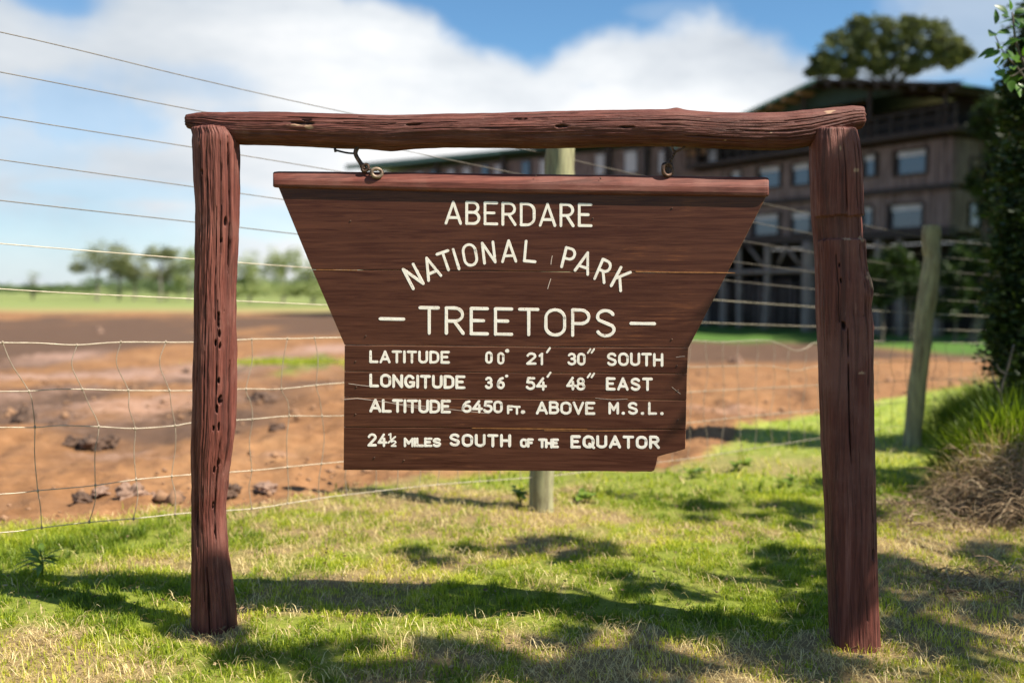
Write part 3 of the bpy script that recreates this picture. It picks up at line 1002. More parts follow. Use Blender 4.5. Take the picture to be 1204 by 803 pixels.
def stroke(mb, pix, wpx, off=TXT):
    """flattened round-ended bead of paint along a line of picture points"""
    P2 = [np.array(p, float) for p in pix]
    LAYER[0] = (LAYER[0] + 1) % 11
    off = off + LAYER[0] * 2.5e-5          # overlapping strokes never share a plane
    if len(P2) < 2:
        return
    P = np.array([bp(x, y, off) for x, y in P2])
    d = np.linalg.norm(P[0] - CAM)
    hw = wpx / F_PX * d / 2
    T = np.gradient(P, axis=0)
    T /= np.linalg.norm(T, axis=1)[:, None] + 1e-12
    ends0 = [(P[0] - T[0] * hw * c_, s_, T[0]) for c_, s_ in ((1., .12), (.8, .6), (.45, .9))]
    ends1 = [(P[-1] + T[-1] * hw * c_, s_, T[-1]) for c_, s_ in ((.45, .9), (.8, .6), (1., .12))]
    seq = ends0 + [(P[k], 1., T[k]) for k in range(len(P))] + ends1
    K = 7
    a_ = np.linspace(0, PI, K)
    V = []
    for k, (p, s_, tt) in enumerate(seq):
        sd_ = np.cross(tt, BN)
        sd_ /= np.linalg.norm(sd_)
        wv = hw * s_ * (1 + .10 * random.uniform(-1, 1))
        for al in a_:
            V.append(p + sd_ * math.cos(al) * wv + BN * (-.0016 * (math.sin(al) < .01)))
    m_ = len(seq)
    i, j = np.meshgrid(np.arange(m_ - 1), np.arange(K - 1), indexing='ij')
    q = np.stack([i * K + j, i * K + j + 1, (i + 1) * K + j + 1, (i + 1) * K + j], -1).reshape(-1, 4)
    mb.add(np.array(V), [q, np.arange(K)[None], (np.arange(K)[::-1] + (m_ - 1) * K)[None]])


def word(mb, txt, x0, x1, yb0, yb1, h, wpx, gap=.27, jit=.25):
    """txt between picture columns x0..x1 (ink edges), base line yb0 at x0 to yb1 at x1"""
    x0, x1 = x0 + wpx / 2, x1 - wpx / 2
    h = h - wpx
    ws = [glyph(c_)[0] for c_ in txt]
    tot = sum(ws) + gap * (len(txt) - 1)
    k = (x1 - x0) / tot if tot > 0 else h
    cur = 0.
    for c_, wd in zip(txt, ws):
        dy = random.uniform(-jit, jit)
        for st in glyph(c_)[1]:
            pts_ = []
            for gx, gy in st:
                x = x0 + (cur + gx) * k
                y = yb0 + (yb1 - yb0) * (x - x0) / max(1, x1 - x0) - wpx / 2 - gy * h + dy
                pts_.append((x, y))
            stroke(mb.mb, pts_, wpx)
        mb.done('letter')
        cur += wd + gap


class Pen:
    """every letter or mark becomes its own part of the board"""
    def __init__(self):
        self.mb = MB()

    def done(self, name):
        self.mb.build(name, M['letter'], board, False)
        self.mb = MB()


def lettering(label, fn):
    fn(Pen())


lettering('painted word ABERDARE', lambda mb: word(mb, 'ABERDARE', 522.6, 696.6, 264.4, 267.6, 28.2, 3.5, .26))


def arc_words(mb):
    L = [('N', 486.5, 341.5, 512 - 15.5, 330.5, 28, 13.2, 27.5), ('A', 0, 0, 511.4, 328, 27.5, 15.5, 22), ('T', 0, 0, 527.6, 318.5, 24, 13.5, 19), ('I', 0, 0, 540.0, 317.3, 26, 0, 17),
         ('O', 0, 0, 554.8, 313.2, 27, 14.5, 10), ('N', 0, 0, 576, 310, 26.0, 12.6, 6.5), ('A', 0, 0, 598.7, 308.6, 26.5, 15.6, 1.5), ('L', 0, 0, 622.6, 308.6, 25.5, 12.5, -5),
         ('P', 0, 0, 665.6, 316.2, 25.5, 11.5, -14), ('A', 0, 0, 683.2, 321.4, 26.5, 15.5, -18), ('R', 0, 0, 704.2, 331.0, 27.0, 12, -23.5), ('K', 0, 0, 723.6, 340, 26.8, 12.5, -28)]
    for (c_, _, _, bx, by, h, wd, an) in L:
        if c_ == 'N' and an > 20:
            bx, by = 492.2, 337.6
        wch, strokes = glyph(c_)
        A_ = math.radians(an)
        up = np.array((-math.sin(A_), -math.cos(A_)))
        rt = np.array((math.cos(A_), -math.sin(A_)))
        for st in strokes:
            pts_ = []
            for gx, gy in st:
                u = (gx / wch - .5) * (wd - 0) if wch > 0 else 0
                pts_.append(tuple(np.array((bx, by)) + rt * u + up * (gy * (h - 2.5) + 1.2)))
            stroke(mb.mb, pts_, 3.5)
        mb.done('letter')


lettering('arched painted words NATIONAL PARK', arc_words)


def treetops(mb):
    word(mb, 'TREETOPS', 492, 724.2, 393.2, 397, 33.5, 3.9, .25)
    stroke(mb.mb, [(447, 374.9), (460, 375.2), (474.5, 375.4)], 3.8)
    mb.done('dash')
    stroke(mb.mb, [(742, 380.3), (755, 380.6), (769.5, 380.8)], 3.8)
    mb.done('dash')


lettering('painted word TREETOPS between two dashes', treetops)


def prime(mb, x, y, s=1.):
    stroke(mb.mb, [(x - 1.6 * s, y + 2.3 * s), (x, y), (x + 1.6 * s, y - 2.3 * s)], 2.6 * s)
    mb.done('prime_mark')


def dot(mb, x, y, d=4.4):
    stroke(mb.mb, [(x - .15, y), (x + .15, y)], d)
    mb.done('dot')


def line_lat(mb):
    word(mb, 'LATITUDE', 434, 529, 426.8, 427.6, 15.2, 3.2)
    word(mb, '0', 570.3, 579.3, 428, 428, 14.8, 3.1)
    word(mb, '0', 584.3, 593.2, 428.6, 428.6, 14.8, 3.1)
    dot(mb, 596.3, 412.6, 4.8)
    word(mb, '21', 618.6, 638.6, 429.2, 429.4, 14.8, 3.1)
    prime(mb, 644.8, 411.8)
    word(mb, '30', 667.2, 688.6, 429.8, 430, 15.2, 3.1, .2)
    prime(mb, 692.6, 412.8, .9)
    prime(mb, 697, 412.6, .9)
    word(mb, 'SOUTH', 713.2, 780, 430.2, 431.2, 16, 3.2)


def line_lon(mb):
    word(mb, 'LONGITUDE', 434, 547.2, 455.6, 457.8, 16.2, 3.4, .26)
    word(mb, '3', 570, 579.6, 457.4, 457.4, 14.8, 3.2)
    word(mb, '6', 583.8, 593.6, 457.6, 457.6, 14.8, 3.2)
    dot(mb, 595.6, 442.2, 3.6)
    word(mb, '54', 618, 643, 458.6, 459, 15.6, 3.2, .18)
    prime(mb, 645.4, 440.6)
    word(mb, '48', 665.6, 688.2, 458.6, 459.2, 15.8, 3.2, .16)
    prime(mb, 692.4, 441.6, .9)
    prime(mb, 697, 441.4, .9)
    word(mb, 'EAST', 712.2, 767.6, 459, 459.8, 15.6, 3.3, .3)


def line_alt(mb):
    word(mb, 'ALTITUDE', 434.2, 530.2, 485, 486.2, 16.2, 3.5, .22)
    word(mb, '6450', 542.6, 591.2, 485.4, 485.8, 15.2, 3.3, .17)
    word(mb, 'FT', 596, 612.2, 487, 487.4, 10.6, 2.8, .2)
    dot(mb, 614.9, 484.4, 5)
    word(mb, 'ABOVE', 630, 700, 487.2, 487.6, 15.6, 3.3, .24)
    word(mb, 'M', 715.2, 727.9, 487.4, 487.4, 14.6, 3.2)
    dot(mb, 732.8, 485.8, 3.8)
    word(mb, 'S', 737.8, 750.2, 487.6, 487.6, 15.2, 3.2)
    dot(mb, 755.4, 486, 3.8)
    word(mb, 'L', 761.8, 772.6, 487.6, 487.6, 15.2, 3.2)
    dot(mb, 778.3, 486.2, 3.8)


def line_eq(mb):
    word(mb, '2', 432, 443, 525.0, 525, 15.6, 3.1)
    word(mb, '4', 443.8, 455.2, 525.2, 525.2, 15.6, 3.1)
    stroke(mb.mb, [(464.6, 513.6), (460.5, 517), (456.6, 520.4)], 2.2)
    mb.done('fraction_bar')
    word(mb, '1', 456.2, 460.2, 516.6, 516.6, 7.4, 2.1)
    word(mb, '2', 459.4, 466.2, 525.4, 525.4, 7.8, 2.0)
    word(mb, 'MILES', 474.6, 518.8, 525.4, 525.8, 11.2, 3.0, .2)
    word(mb, 'SOUTH', 528, 600.8, 525, 525.8, 15.4, 3.4, .3)
    word(mb, 'OF', 611.2, 627.6, 526.2, 526.4, 11, 3.1, .2)
    word(mb, 'THE', 632.6, 657.2, 526.6, 527, 11.4, 3.2, .16)
    word(mb, 'EQUATOR', 670.6, 775.8, 527, 527.8, 15.6, 3.5, .3)


lettering('painted line LATITUDE 00 21 30 SOUTH', line_lat)
lettering('painted line LONGITUDE 36 54 48 EAST', line_lon)
lettering('painted line ALTITUDE 6450 FT. ABOVE M.S.L.', line_alt)
lettering('painted line 24 1/2 MILES SOUTH OF THE EQUATOR', line_eq)
# scratches in the varnish
for pts_, wd in [([(649.3, 301), (648.3, 306), (647.8, 310.8)], 1.3), ([(647.6, 328), (645.6, 334), (644, 339.5)], 1.1),
                 ([(405, 469.5), (420, 468.3), (436, 470.2)], 1.2), ([(437, 470.5), (470, 475), (512, 479), (545, 483), (575, 486)], .9),
                 ([(452, 472), (480, 478), (505, 481)], .8),                  ([(795, 420), (802, 419), (805, 419)], .7), ([(700, 468), (720, 470), (738, 469)], .5), 
                 ([(410, 451), (424, 453), (434, 454)], .8), ([(790, 455), (796, 460), (800, 463)], .6)]:
    mb = MB()
    stroke(mb, pts_, wd * .75, .0006)
    mb.build('scratch', M['scratch'], board, False)
M['orange_wear'] = simple('orange_bare_grain', (.20, .075, .02), (.40, .17, .05), 50, .6, stretch=(1, 1, 3))
for pts_, wd in [([(748, 319.4), (790, 320.3), (830, 320.6), (864, 321.0)], 1.3), ([(372, 317.2), (392, 317.6), (420, 318.0)], .9),
                 ([(555, 503.4), (600, 503.9), (640, 504.2), (690, 504.9)], .8), ([(640, 506), (700, 506.8), (760, 506.2)], .7)]:
    mb = MB()
    stroke(mb, pts_, wd, .0007)
    mb.build('worn_grain', M['orange_wear'], board, False)

# ------------------------------------------------------------------ the hangers
hl = thing('hanger', 'black eye bolt and rusty chain ring holding the left end of the board', 'hanger', bp(425, 175, .0))
MB().tube(smooth_path([at(425, 160, 3.677), at(421, 172, 3.677), at(418, 181, 3.675), at(424, 192, 3.672), at(428.5, 199, 3.668)], 6), .0082, 10).build('bolt', M['steel'], hl, True)
MB().tube(smooth_path([at(394.3, 176.5, 3.664), at(397, 177.5, 3.664), at(408, 180, 3.668), at(418, 180.8, 3.672)], 5), [.004] + [.0036] * 15, 8).tube(
    [at(393.6, 174, 3.664), at(394.6, 179, 3.664)], .0048, 8).build('bent_nail', M['black_steel'], hl, True)


def ring_path(c_, rx, rz, tilt, yaw=0., n=26):
    out = []
    for k in range(n + 1):
        a_ = 2 * PI * k / n
        x, z = rx * math.cos(a_), rz * math.sin(a_)
        X = x * math.cos(tilt) - z * math.sin(tilt)
        Z = x * math.sin(tilt) + z * math.cos(tilt)
        out.append((c_[0] + X * math.cos(yaw), c_[1] + X * math.sin(yaw), c_[2] + Z))
    return np.array(out)


MB().tube(ring_path(at(429.5, 197.5, 3.664), .014, .010, .9), .0056, 8, False).build('link', M['steel'], hl, True)
MB().tube(ring_path(at(427, 196.5, 3.677), .013, .008, -.8, .9), .0052, 8, False).build('link', M['steel'], hl, True)
MB().tube(ring_path(at(443, 203.5, 3.652), .0185, .0150, -.15, .1), .0066, 10, False).build('ring', M['ring'], hl, True)
MB().tube([at(431, 199, 3.664), at(437, 200, 3.657), at(443, 200.5, 3.677)], .0035, 8).build('link', M['steel'], hl, True)
hr = thing('hanger', 'forked rusty wire and small ring holding the right end of the board', 'hanger', bp(790, 175, .0))
MB().tube(smooth_path([at(789, 160, 3.606), at(790, 171, 3.606), at(791.5, 176, 3.606), at(794, 178, 3.606), at(799, 177, 3.606), at(806, 171.5, 3.606), at(808, 162, 3.606)], 5), .0038, 8).build('wire', M['steel'], hr, True)
mb = MB()
p_a, p_b = at(794, 178, 3.606), at(786.5, 193, 3.60)
for ph in (0, PI):
    mb.tube([p_a + (p_b - p_a) * u + np.array((.0028 * math.cos(ph + u * 16), .0028 * math.sin(ph + u * 16), 0)) for u in np.linspace(0, 1, 26)], .0034, 7)
mb.build('twisted_wire', M['steel'], hr, True)
MB().tube(ring_path(at(785, 199.5, 3.598), .0175, .022, .0, .25), .0066, 10, False).build('ring', M['steel'], hr, True)
MB().tube(ring_path(at(781, 199.5, 3.602), .011, .019, .1, .9), .0058, 9, False).build('ring', M['steel'], hr, True)
MB().tube(ring_path(at(787, 194, 3.598), .011, .0065, .1, .3), .003, 8, False).build('link', M['steel'], hr, True)

# ------------------------------------------------------------------ the wire fence
K_FEN = .76


def fence_Y(px):
    r_ = (px - CX) / F_PX
    return 5.54 / (1 - K_FEN * r_)


def fp(px, py):
    return at(px, py, fence_Y(px))


fence = thing('wire_fence', 'wire fence of log posts, seven top strands and netting, running behind the sign', 'fence', ground(645, 602))


def fpost(rows, seed, label):
    cen = np.array([(fp((a + b_) / 2, y)) for y, a, b_ in rows])
    Y0 = fence_Y((rows[-1][1] + rows[-1][2]) / 2)
    cen = np.array([at((a + b_) / 2, y, Y0) for y, a, b_ in rows])
    rad = np.array([(b_ - a) / 2 / F_PX * Y0 for y, a, b_ in rows])
    P = smooth_path(cen, 10)
    R = np.interp(np.linspace(0, len(rad) - 1, len(P)), np.arange(len(rad)), rad)
    mb = MB()
    n = 22
    mb.tube(P, R, n)
    V = mb.V[0]
    k = np.repeat(np.arange(len(P)), n)
    Cn = P[k]
    dv = V - Cn
    nn = fbm(V[:, 0] * 14, V[:, 1] * 14, V[:, 2] * 4, seed, 4)
    mb.V[0] = Cn + dv * (1 + .13 * nn)[:, None]
    o = mb.build('fence_post', M['fence_post'], fence, True)
    o['label'] = label


fpost([(140, 644, 678), (152, 643.5, 678.5), (180, 642, 677), (230, 641, 675), (300, 638, 670), (400, 631, 664), (480, 626, 660), (555, 622, 652), (590, 622, 651), (605, 621, 652), (625, 621, 652)], 81,
      'straight greenish fence post behind the board')
fpost([(265, 1086.0, 1104.0), (272, 1084.5, 1105.0), (292, 1084.0, 1104.5), (303, 1085.5, 1106.5), (325, 1082.5, 1104.0), (360, 1078.0, 1100.0), (395, 1074.0, 1095.5), (430, 1071.0, 1091.0), (470, 1067.0, 1088.0), (505, 1064.0, 1084.0),
       (525, 1062.5, 1084.0), (545, 1062.0, 1084.0)], 83, 'leaning knobbly fence post on the right')
xl = [-420, 0, 227, 400, 645]
strands = [((-46, 38, 92, 131, 181.5), (259, 281, 295)), ((7, 85, 129.5, 162, 212), (281.6, 301, 314)), ((68, 137.5, 173.5, 202, 244), (302.5, 318, 329)),
           ((128, 188, 219.8, 244, 277), (322.8, 336.5, 346)), ((185, 235.8, 261.2, 281, 307), (343.7, 352, 360)), ((250, 286.5, 304.8, 318, 337), (363.6, 369, 375)),
           ((308, 339.8, 351.5, 359.5, 371), (382.5, 387, 392))]
for sn, (ya, yb) in enumerate(strands):
    left = [fp(x, y) for x, y in zip(xl, ya)]
    right = [fp(1018, yb[0]), fp(1095, yb[1]), fp(1230, yb[2])]
    P_ = smooth_path(left, 6)
    # straight run from post to post with a slight sag
    a_, c_ = left[-1], right[1]
    mid = []
    for u in np.linspace(.1, .9, 9):
        mid.append(a_ + (c_ - a_) * u - np.array((0, 0, .045 * u * (1 - u))))
    P_ = np.vstack([P_, mid, [right[1], right[2]]])
    o = MB().tube(P_, .0021 if sn < 4 else .0024, 6).build('wire', M['dark_wire'] if sn < 5 else M['wire'], fence, True)
# netting: five horizontal wires, kinked where the stays are tied
rowsL = [[(-420, 398), (-150, 401), (0, 402.6), (45, 403.5), (90, 406), (142, 402.2), (227, 402), (296, 399), (340, 398.2), (401, 396.5), (520, 395), (645, 396)],
         [(-420, 458), (-150, 461), (0, 460.5), (34, 460), (60, 457.8), (97, 457.6), (150, 458.8), (227, 458.8), (290, 457.5), (331, 457), (404, 450.5), (520, 447), (645, 443)],
         [(-420, 508), (-150, 503), (0, 502.4), (41, 502), (70, 500.6), (116, 501.2), (159, 504), (206, 500.3), (227, 497.4), (297, 493), (340, 488.6), (404, 488.8), (520, 482), (645, 478)],
         [(-420, 594), (-150, 585), (0, 580.6), (45, 577), (80, 573.5), (112, 570.5), (160, 563.2), (202, 559.8), (227, 557.5), (296, 553), (338, 549), (378, 545), (420, 541), (520, 532), (645, 522)],
         [(-420, 640), (-150, 631), (0, 625.5), (49, 620), (105, 613.5), (157, 610), (206, 604.4), (240, 602), (296, 597.5), (338, 591.5), (380, 585.5), (420, 580), (520, 569), (645, 560)]]
rowsR = [[(740, 398), (815, 401), (850, 402.5), (899, 399.8), (918, 405), (934, 412), (948, 409.5), (962, 402.5), (1018, 401.5), (1095, 402.5), (1230, 405)],
         [(740, 432), (815, 431), (899, 430), (934, 436), (962, 430), (1018, 427), (1095, 424), (1230, 424)],
         [(740, 466), (815, 461), (899, 456), (1018, 450), (1095, 446), (1230, 444)],
         [(740, 505), (815, 496), (899, 488), (1018, 477), (1095, 470), (1230, 466)],
         [(740, 548), (815, 538), (899, 525), (1018, 507), (1095, 496), (1230, 486)]]
for k, (a_, c_) in enumerate(zip(rowsL, rowsR)):
    P_ = np.array([fp(x, y + random.uniform(-.5, .5)) for x, y in a_ + c_])
    MB().tube(smooth_path(P_, 4), .0021 if k else .0025, 6).build('netting_wire', M['wire'], fence, True)
rowY = lambda k, x: float(np.interp(x, [p[0] for p in rowsL[k] + rowsR[k]], [p[1] for p in rowsL[k] + rowsR[k]]))
stays = [[3, 34, 41, 44.5, 49], [90.5, 97, 116, 112, 105], [142, 151, 159, 160, 157], [195, 199, 206, 202, 206], [243, 246, 250, 249, 248], [296, 289.5, 297, 296, 296],
         [338, 331, 340, 338, 338], [370, 372, 378.5, 378, 375], [408, 410, 412, 409, 408]]
x = 440.
while x < 1220:
    stays.append([x + random.uniform(-3, 3) for _ in range(5)])
    x += max(9, .155 / fence_Y(x) * F_PX * (1 / (1 + .4)))
x = -45.
while x > -420:
    stays.insert(0, [x + random.uniform(-10, 10) for _ in range(5)])
    x -= 46
for st in stays:
    path = []
    for k in range(5):
        path.append((st[k], rowY(k, st[k])))
        if k < 4:
            ym = rowY(k, st[k])
            yn = rowY(k + 1, st[k + 1])
            bend = random.uniform(-3.5, 3.5) * (1 if st[0] < 430 else .5)
            if st[0] < 240 and k == 0:
                bend = -9 if st[0] > 80 else -3
            path.append(((st[k] * .55 + st[k + 1] * .45) + bend, ym * .55 + yn * .45))
    P_ = np.array([fp(a_, b_) for a_, b_ in path])
    mb = MB().tube(smooth_path(P_, 6), .0019, 5)
    for k in range(5):     # tie knots
        c0 = fp(st[k], rowY(k, st[k]))
        mb.tube([c0 + np.array((0, 0, -.007)), c0, c0 + np.array((0, 0, .007))], [.0028, .0050, .0028], 6)
    mb.build('stay_wire', M['rust_wire'], fence, True)

# ------------------------------------------------------------------ leaves, grass, trees
def leaf_mesh(P, size, aspect=.45, up=.3, cls=None, rng=RNG):
    """rhombus leaves with a fold, at points P (n x 3); size scalar or array -> V, tris, tint"""
    n = len(P)
    size = np.broadcast_to(np.asarray(size, float), (n,)) * rng.uniform(.7, 1.3, n)
    d = rng.normal(size=(n, 3))
    d[:, 2] = np.abs(d[:, 2]) * up
    d /= np.linalg.norm(d, axis=1)[:, None]
    s = np.cross(d, rng.normal(size=(n, 3)))
    s /= np.linalg.norm(s, axis=1)[:, None]
    nn = np.cross(d, s)
    L, Wd = size[:, None], size[:, None] * aspect
    V = np.stack([P, P + d * L * .5 + s * Wd * .5 + nn * L * .08, P + d * L, P + d * L * .5 - s * Wd * .5 + nn * L * .08], 1)
    b_ = np.arange(n)[:, None] * 4
    return V.reshape(-1, 3), [np.concatenate([b_ + np.array([[0, 1, 2]]), b_ + np.array([[0, 2, 3]])])]


def cloud(blobs, per, sub, spread, rng=RNG):
    """points in clumps inside ellipsoids: blobs (center, radii, weight)"""
    out, tint = [], []
    for (c_, r_, wgt) in blobs:
        ns = max(2, int(sub * wgt))
        d = rng.normal(size=(ns, 3))
        d /= np.linalg.norm(d, axis=1)[:, None]
        cc = np.array(c_) + d * np.array(r_) * rng.uniform(.35, 1., (ns, 1)) ** .6
        k = max(3, int(per))
        pts_ = cc[:, None, :] + rng.normal(size=(ns, k, 3)) * np.array(r_) * spread
        tt = np.clip(rng.uniform(.15, .85, (ns, 1)) + rng.normal(size=(ns, k)) * .15, 0, 1)
        out.append(pts_.reshape(-1, 3))
        tint.append(tt.ravel())
    return np.concatenate(out), np.concatenate(tint)


def limbs(mb, base, tops, r0, seed=0, n=7):
    rnd = random.Random(seed)
    base = np.array(base, float)
    for tp in tops:
        tp = np.array(tp, float)
        P_ = [base + (tp - base) * u + np.array((rnd.uniform(-1, 1), rnd.uniform(-1, 1), 0)) * np.linalg.norm(tp - base) * .05 * (u * (1 - u) * 4) for u in np.linspace(0, 1, 6)]
        P_ = np.array(P_)
        P_[1:-1, :2] = P_[1:-1, :2] * .75 + base[:2] * .25
        mb.tube(smooth_path(P_, 3), np.linspace(r0, r0 * .25, 16), n)


def tree_at(name, label, base, blobs, per, sub, spread, lsize, fol, bark, trunk_r, fork, group=None, cat='tree', limb_n=5, aspect=.5, tw=True):
    t_ = thing(name, label, cat, base, group)
    base = np.array(base, float)
    fork = np.array(fork, float)
    mb = MB()
    P_ = smooth_path([base - np.array((0, 0, .2)), base * .6 + fork * .4 + np.array((trunk_r * .8, 0, 0)), fork], 5)
    mb.tube(P_, np.linspace(trunk_r, trunk_r * .6, len(P_)), 9)
    bl = sorted(blobs, key=lambda q_: -q_[2])[:limb_n]
    limbs(mb, fork, [q_[0] for q_ in bl], trunk_r * .55, 5)
    mb.build('trunk', bark, t_, True)
    P_, tt = cloud(blobs, per, sub, spread)
    V, F = leaf_mesh(P_, lsize, aspect)
    make('crown', V, F, fol, t_, False, dict(tint=np.repeat(tt, 4)))
    return t_


def pxblobs(L, Y, flat=1., dy=1.):
    out = []
    for (x, y, r_) in L:
        c_ = at(x, y, Y)
        R = r_ / F_PX * Y
        out.append((c_, (R, R * dy, R * flat), 1.))
    return out


# far acacias on the left
def far_tree(label, L, trunk_px, base_py, Y, fol='acacia', flat=.7):
    bl = pxblobs([(a_, b_, c_ * 1.22) for a_, b_, c_ in L], Y, flat)
    base = at(trunk_px, base_py, Y)
    base[2] = float(gz(base[0], base[1])) - .05
    fork = at(trunk_px + 1, (sum(p[1] for p in L) / len(L) + base_py) / 2 - 2, Y)
    tree_at('acacia_tree', label, base, bl, 20, 30, .2, .36, M[fol], M['pale_bark'], .22, fork, 'far acacias along the field edge', limb_n=6)


far_tree('leftmost flat topped acacia at the far field edge, widest crown', [(104, 303, 15), (123, 297, 16), (138, 299, 13), (93, 316, 8), (118, 308, 14), (141, 309, 8)], 113, 343, 150)
far_tree('dense rounded acacia right of the widest crowned one', [(158, 308, 13), (151, 320, 10), (165, 317, 10), (158, 325, 8)], 157, 343, 158)
far_tree('thin high crowned acacia with sky showing between its stems', [(188, 295, 11), (200, 297, 9), (177, 302, 8), (196, 303, 8)], 187, 343, 150, flat=.5)
far_tree('low bushy acacia between the two leftmost crowns', [(138, 322, 9), (134, 314, 8), (147, 318, 8)], 139, 343, 160)
far_tree('low bushy acacia under the thin high crowned one', [(178, 326, 9), (190, 322, 9), (202, 324, 9), (206, 312, 8)], 194, 343, 165)
far_tree('short yellowish acacia just left of the left sign post', [(221, 306, 11), (224, 320, 13), (214, 327, 10)], 221, 344, 145, 'acacia_yellow', 1.)
far_tree('small rounded acacia partly hidden by the left sign post', [(236, 312, 12), (244, 322, 14)], 240, 344, 150, 'acacia_yellow', 1.)
far_tree('pale acacia just right of the left sign post', [(285, 322, 13), (295, 312, 12), (303, 325, 12), (288, 335, 9)], 292, 345, 140, 'acacia_yellow', 1.)
far_tree('tallest yellow green acacia between left sign post and board', [(330, 306, 13), (343, 309, 12), (320, 316, 12), (337, 322, 15)], 332, 345, 135, 'acacia_yellow', 1.)
far_tree('yellow green acacia beside the slanted edge of the board', [(364, 318, 13), (377, 324, 13), (358, 332, 12), (372, 338, 12)], 366, 346, 130, 'acacia_yellow', 1.)
far_tree('acacia mostly hidden behind the board', [(400, 324, 14), (420, 320, 15), (440, 326, 14)], 418, 346, 140, 'acacia_yellow', 1.)
# little bare tree
bt = at(38, 343, 165)
bt[2] = float(gz(bt[0], bt[1]))
t_ = thing('bare_tree', 'small grey bare tree alone at the far left horizon', 'tree', bt)
mb = MB()
limbs(mb, bt, [at(34, 324, 165), at(38, 321, 165), at(43, 323, 165), at(46, 329, 165), at(31, 331, 165)], .14, 3, 5)
mb.build('trunk', M['pale_bark'], t_, True)
P_, tt = cloud(pxblobs([(38, 325, 8)], 165, .9), 14, 10, .2)
V, F = leaf_mesh(P_, .3)
make('crown', V, F, M['acacia'], t_, False, dict(tint=np.repeat(tt, 4)))
# low scrub along the horizon
pts_ = []
for x in np.arange(-260, 520, 4.5):
    Y = 185 + 30 * vnoise(x * .05, 2.)
    h = 5.5 + 5 * abs(vnoise(x * .06, 7.)) + (9 if 100 < x < 480 else 0)
    pts_.append((x, 343 - h * .4, h * .75, Y))
bl = []
for (x, y, r_, Y) in pts_:
    c_ = at(x, y, Y)
    R = r_ / F_PX * Y
    bl.append((c_, (R * 1.5, R * 2, R * .8), 1.))
P_, tt = cloud(bl, 16, 12, .2)
V, F = leaf_mesh(P_, .5)
sc = make('scrub', V, F, M['hedge'], None, False, dict(tint=np.repeat(tt, 4)))
tag(sc, 'dark low scrub along the far edge of the green field', 'bushes', kind='stuff')
pts_ = []
bl = []
for x in np.arange(250, 520, 5):
    Y = 125 + 10 * vnoise(x * .05, 3.)
    c_ = at(x, 342 + 3 * vnoise(x * .1, 1.), Y)
    R = (9 + 3 * vnoise(x * .13, 5.)) / F_PX * Y
    bl.append((c_, (R * 1.2, R * 1.5, R * .8), 1.))
P_, tt = cloud(bl, 18, 12, .2)
V, F = leaf_mesh(P_, .35)
sc = make('scrub', V, F, M['acacia_yellow'], None, False, dict(tint=np.repeat(tt, 4)))
tag(sc, 'pale green scrub under the acacias right of the left sign post', 'bushes', kind='stuff')

# ------------------------------------------------------------------ the lodge
LC = np.array((20.4, 46.5, 0.))
LD = np.array((-.53, .848, 0.))          # along the front, away from the near corner
LN = np.array((-.848, -.53, 0.))         # out of the front


def LP(s, o, z):
    return LC + LD * s + LN * o + np.array((0, 0, z))


def fac(px, py, o=0.):
    d = ray(px, py)
    C0 = LC + LN * o
    k = (C0 - CAM).dot(LN) / d.dot(LN)
    p = CAM + d * k
    return float((p - LC).dot(LD)), float(p[2])


def lbox(mb, s0, s1, o0, o1, z0, z1, P_=None):
    P_ = P_ or LP
    mb.hexa([P_(s0, o0, z0), P_(s1, o0, z0), P_(s1, o1, z0), P_(s0, o1, z0), P_(s0, o0, z1), P_(s1, o0, z1), P_(s1, o1, z1), P_(s0, o1, z1)])
    return mb


lodge = thing('lodge', 'long brown multi-storey wooden lodge on stilts with green roof in the right background', 'building', (LC[0], LC[1], -1.2))
ZF = 8.45            # gallery floor
ZB = fac(900, 283)[1]
ZM = (fac(1073, 224)[1] + fac(905, 238)[1]) / 2
S1 = 17.5
WD = 11.
mb = MB()
# core volume
lbox(mb, .25, S1 - .2, -.25, -WD, ZB, ZF - .15)
mb.build('wall', M['trim'], lodge)
mb = MB()
wins = []
for (x0, x1, ya, yb) in [(1054, 1092, 175, 206.5), (1016, 1032, 180.5, 209), (932, 955, 191, 219), (893, 920, 195, 222), (1048, 1089, 238.5, 269.5), (1015, 1030, 241.5, 268.5), (932, 957, 247, 275), (887, 919, 250.5, 278), (860, 874, 200, 224), (978, 1000, 186, 214), (976, 1000, 244, 271)]:
    xm = (x0 + x1) / 2
    s0, s1 = fac(x1, 200)[0], fac(x0, 200)[0]
    wins.append((s0, s1, fac(xm, yb)[1], fac(xm, ya)[1]))


def cladding(mb, s0, s1, o, z0, z1, holes, P_=None, step=.24):
    """upright bark slabs with gaps left for windows"""
    s = s0
    while s < s1:
        wd = step * random.uniform(.7, 1.3)
        e = min(s + wd * .93, s1)
        spans = [(z0, z1)]
        for (a, b_, c_, d_) in holes:
            if e > a and s < b_:
                new = []
                for (u, v) in spans:
                    if c_ > u and d_ < v:
                        new += [(u, c_), (d_, v)]
                    else:
                        new.append((u, v))
                spans = new
        dd = random.uniform(.05, .13)
        for (u, v) in spans:
            if v - u > .05:
                lbox(mb, s, e, o + dd, o - .2, u + random.uniform(0, .03), v, P_)
        s += wd


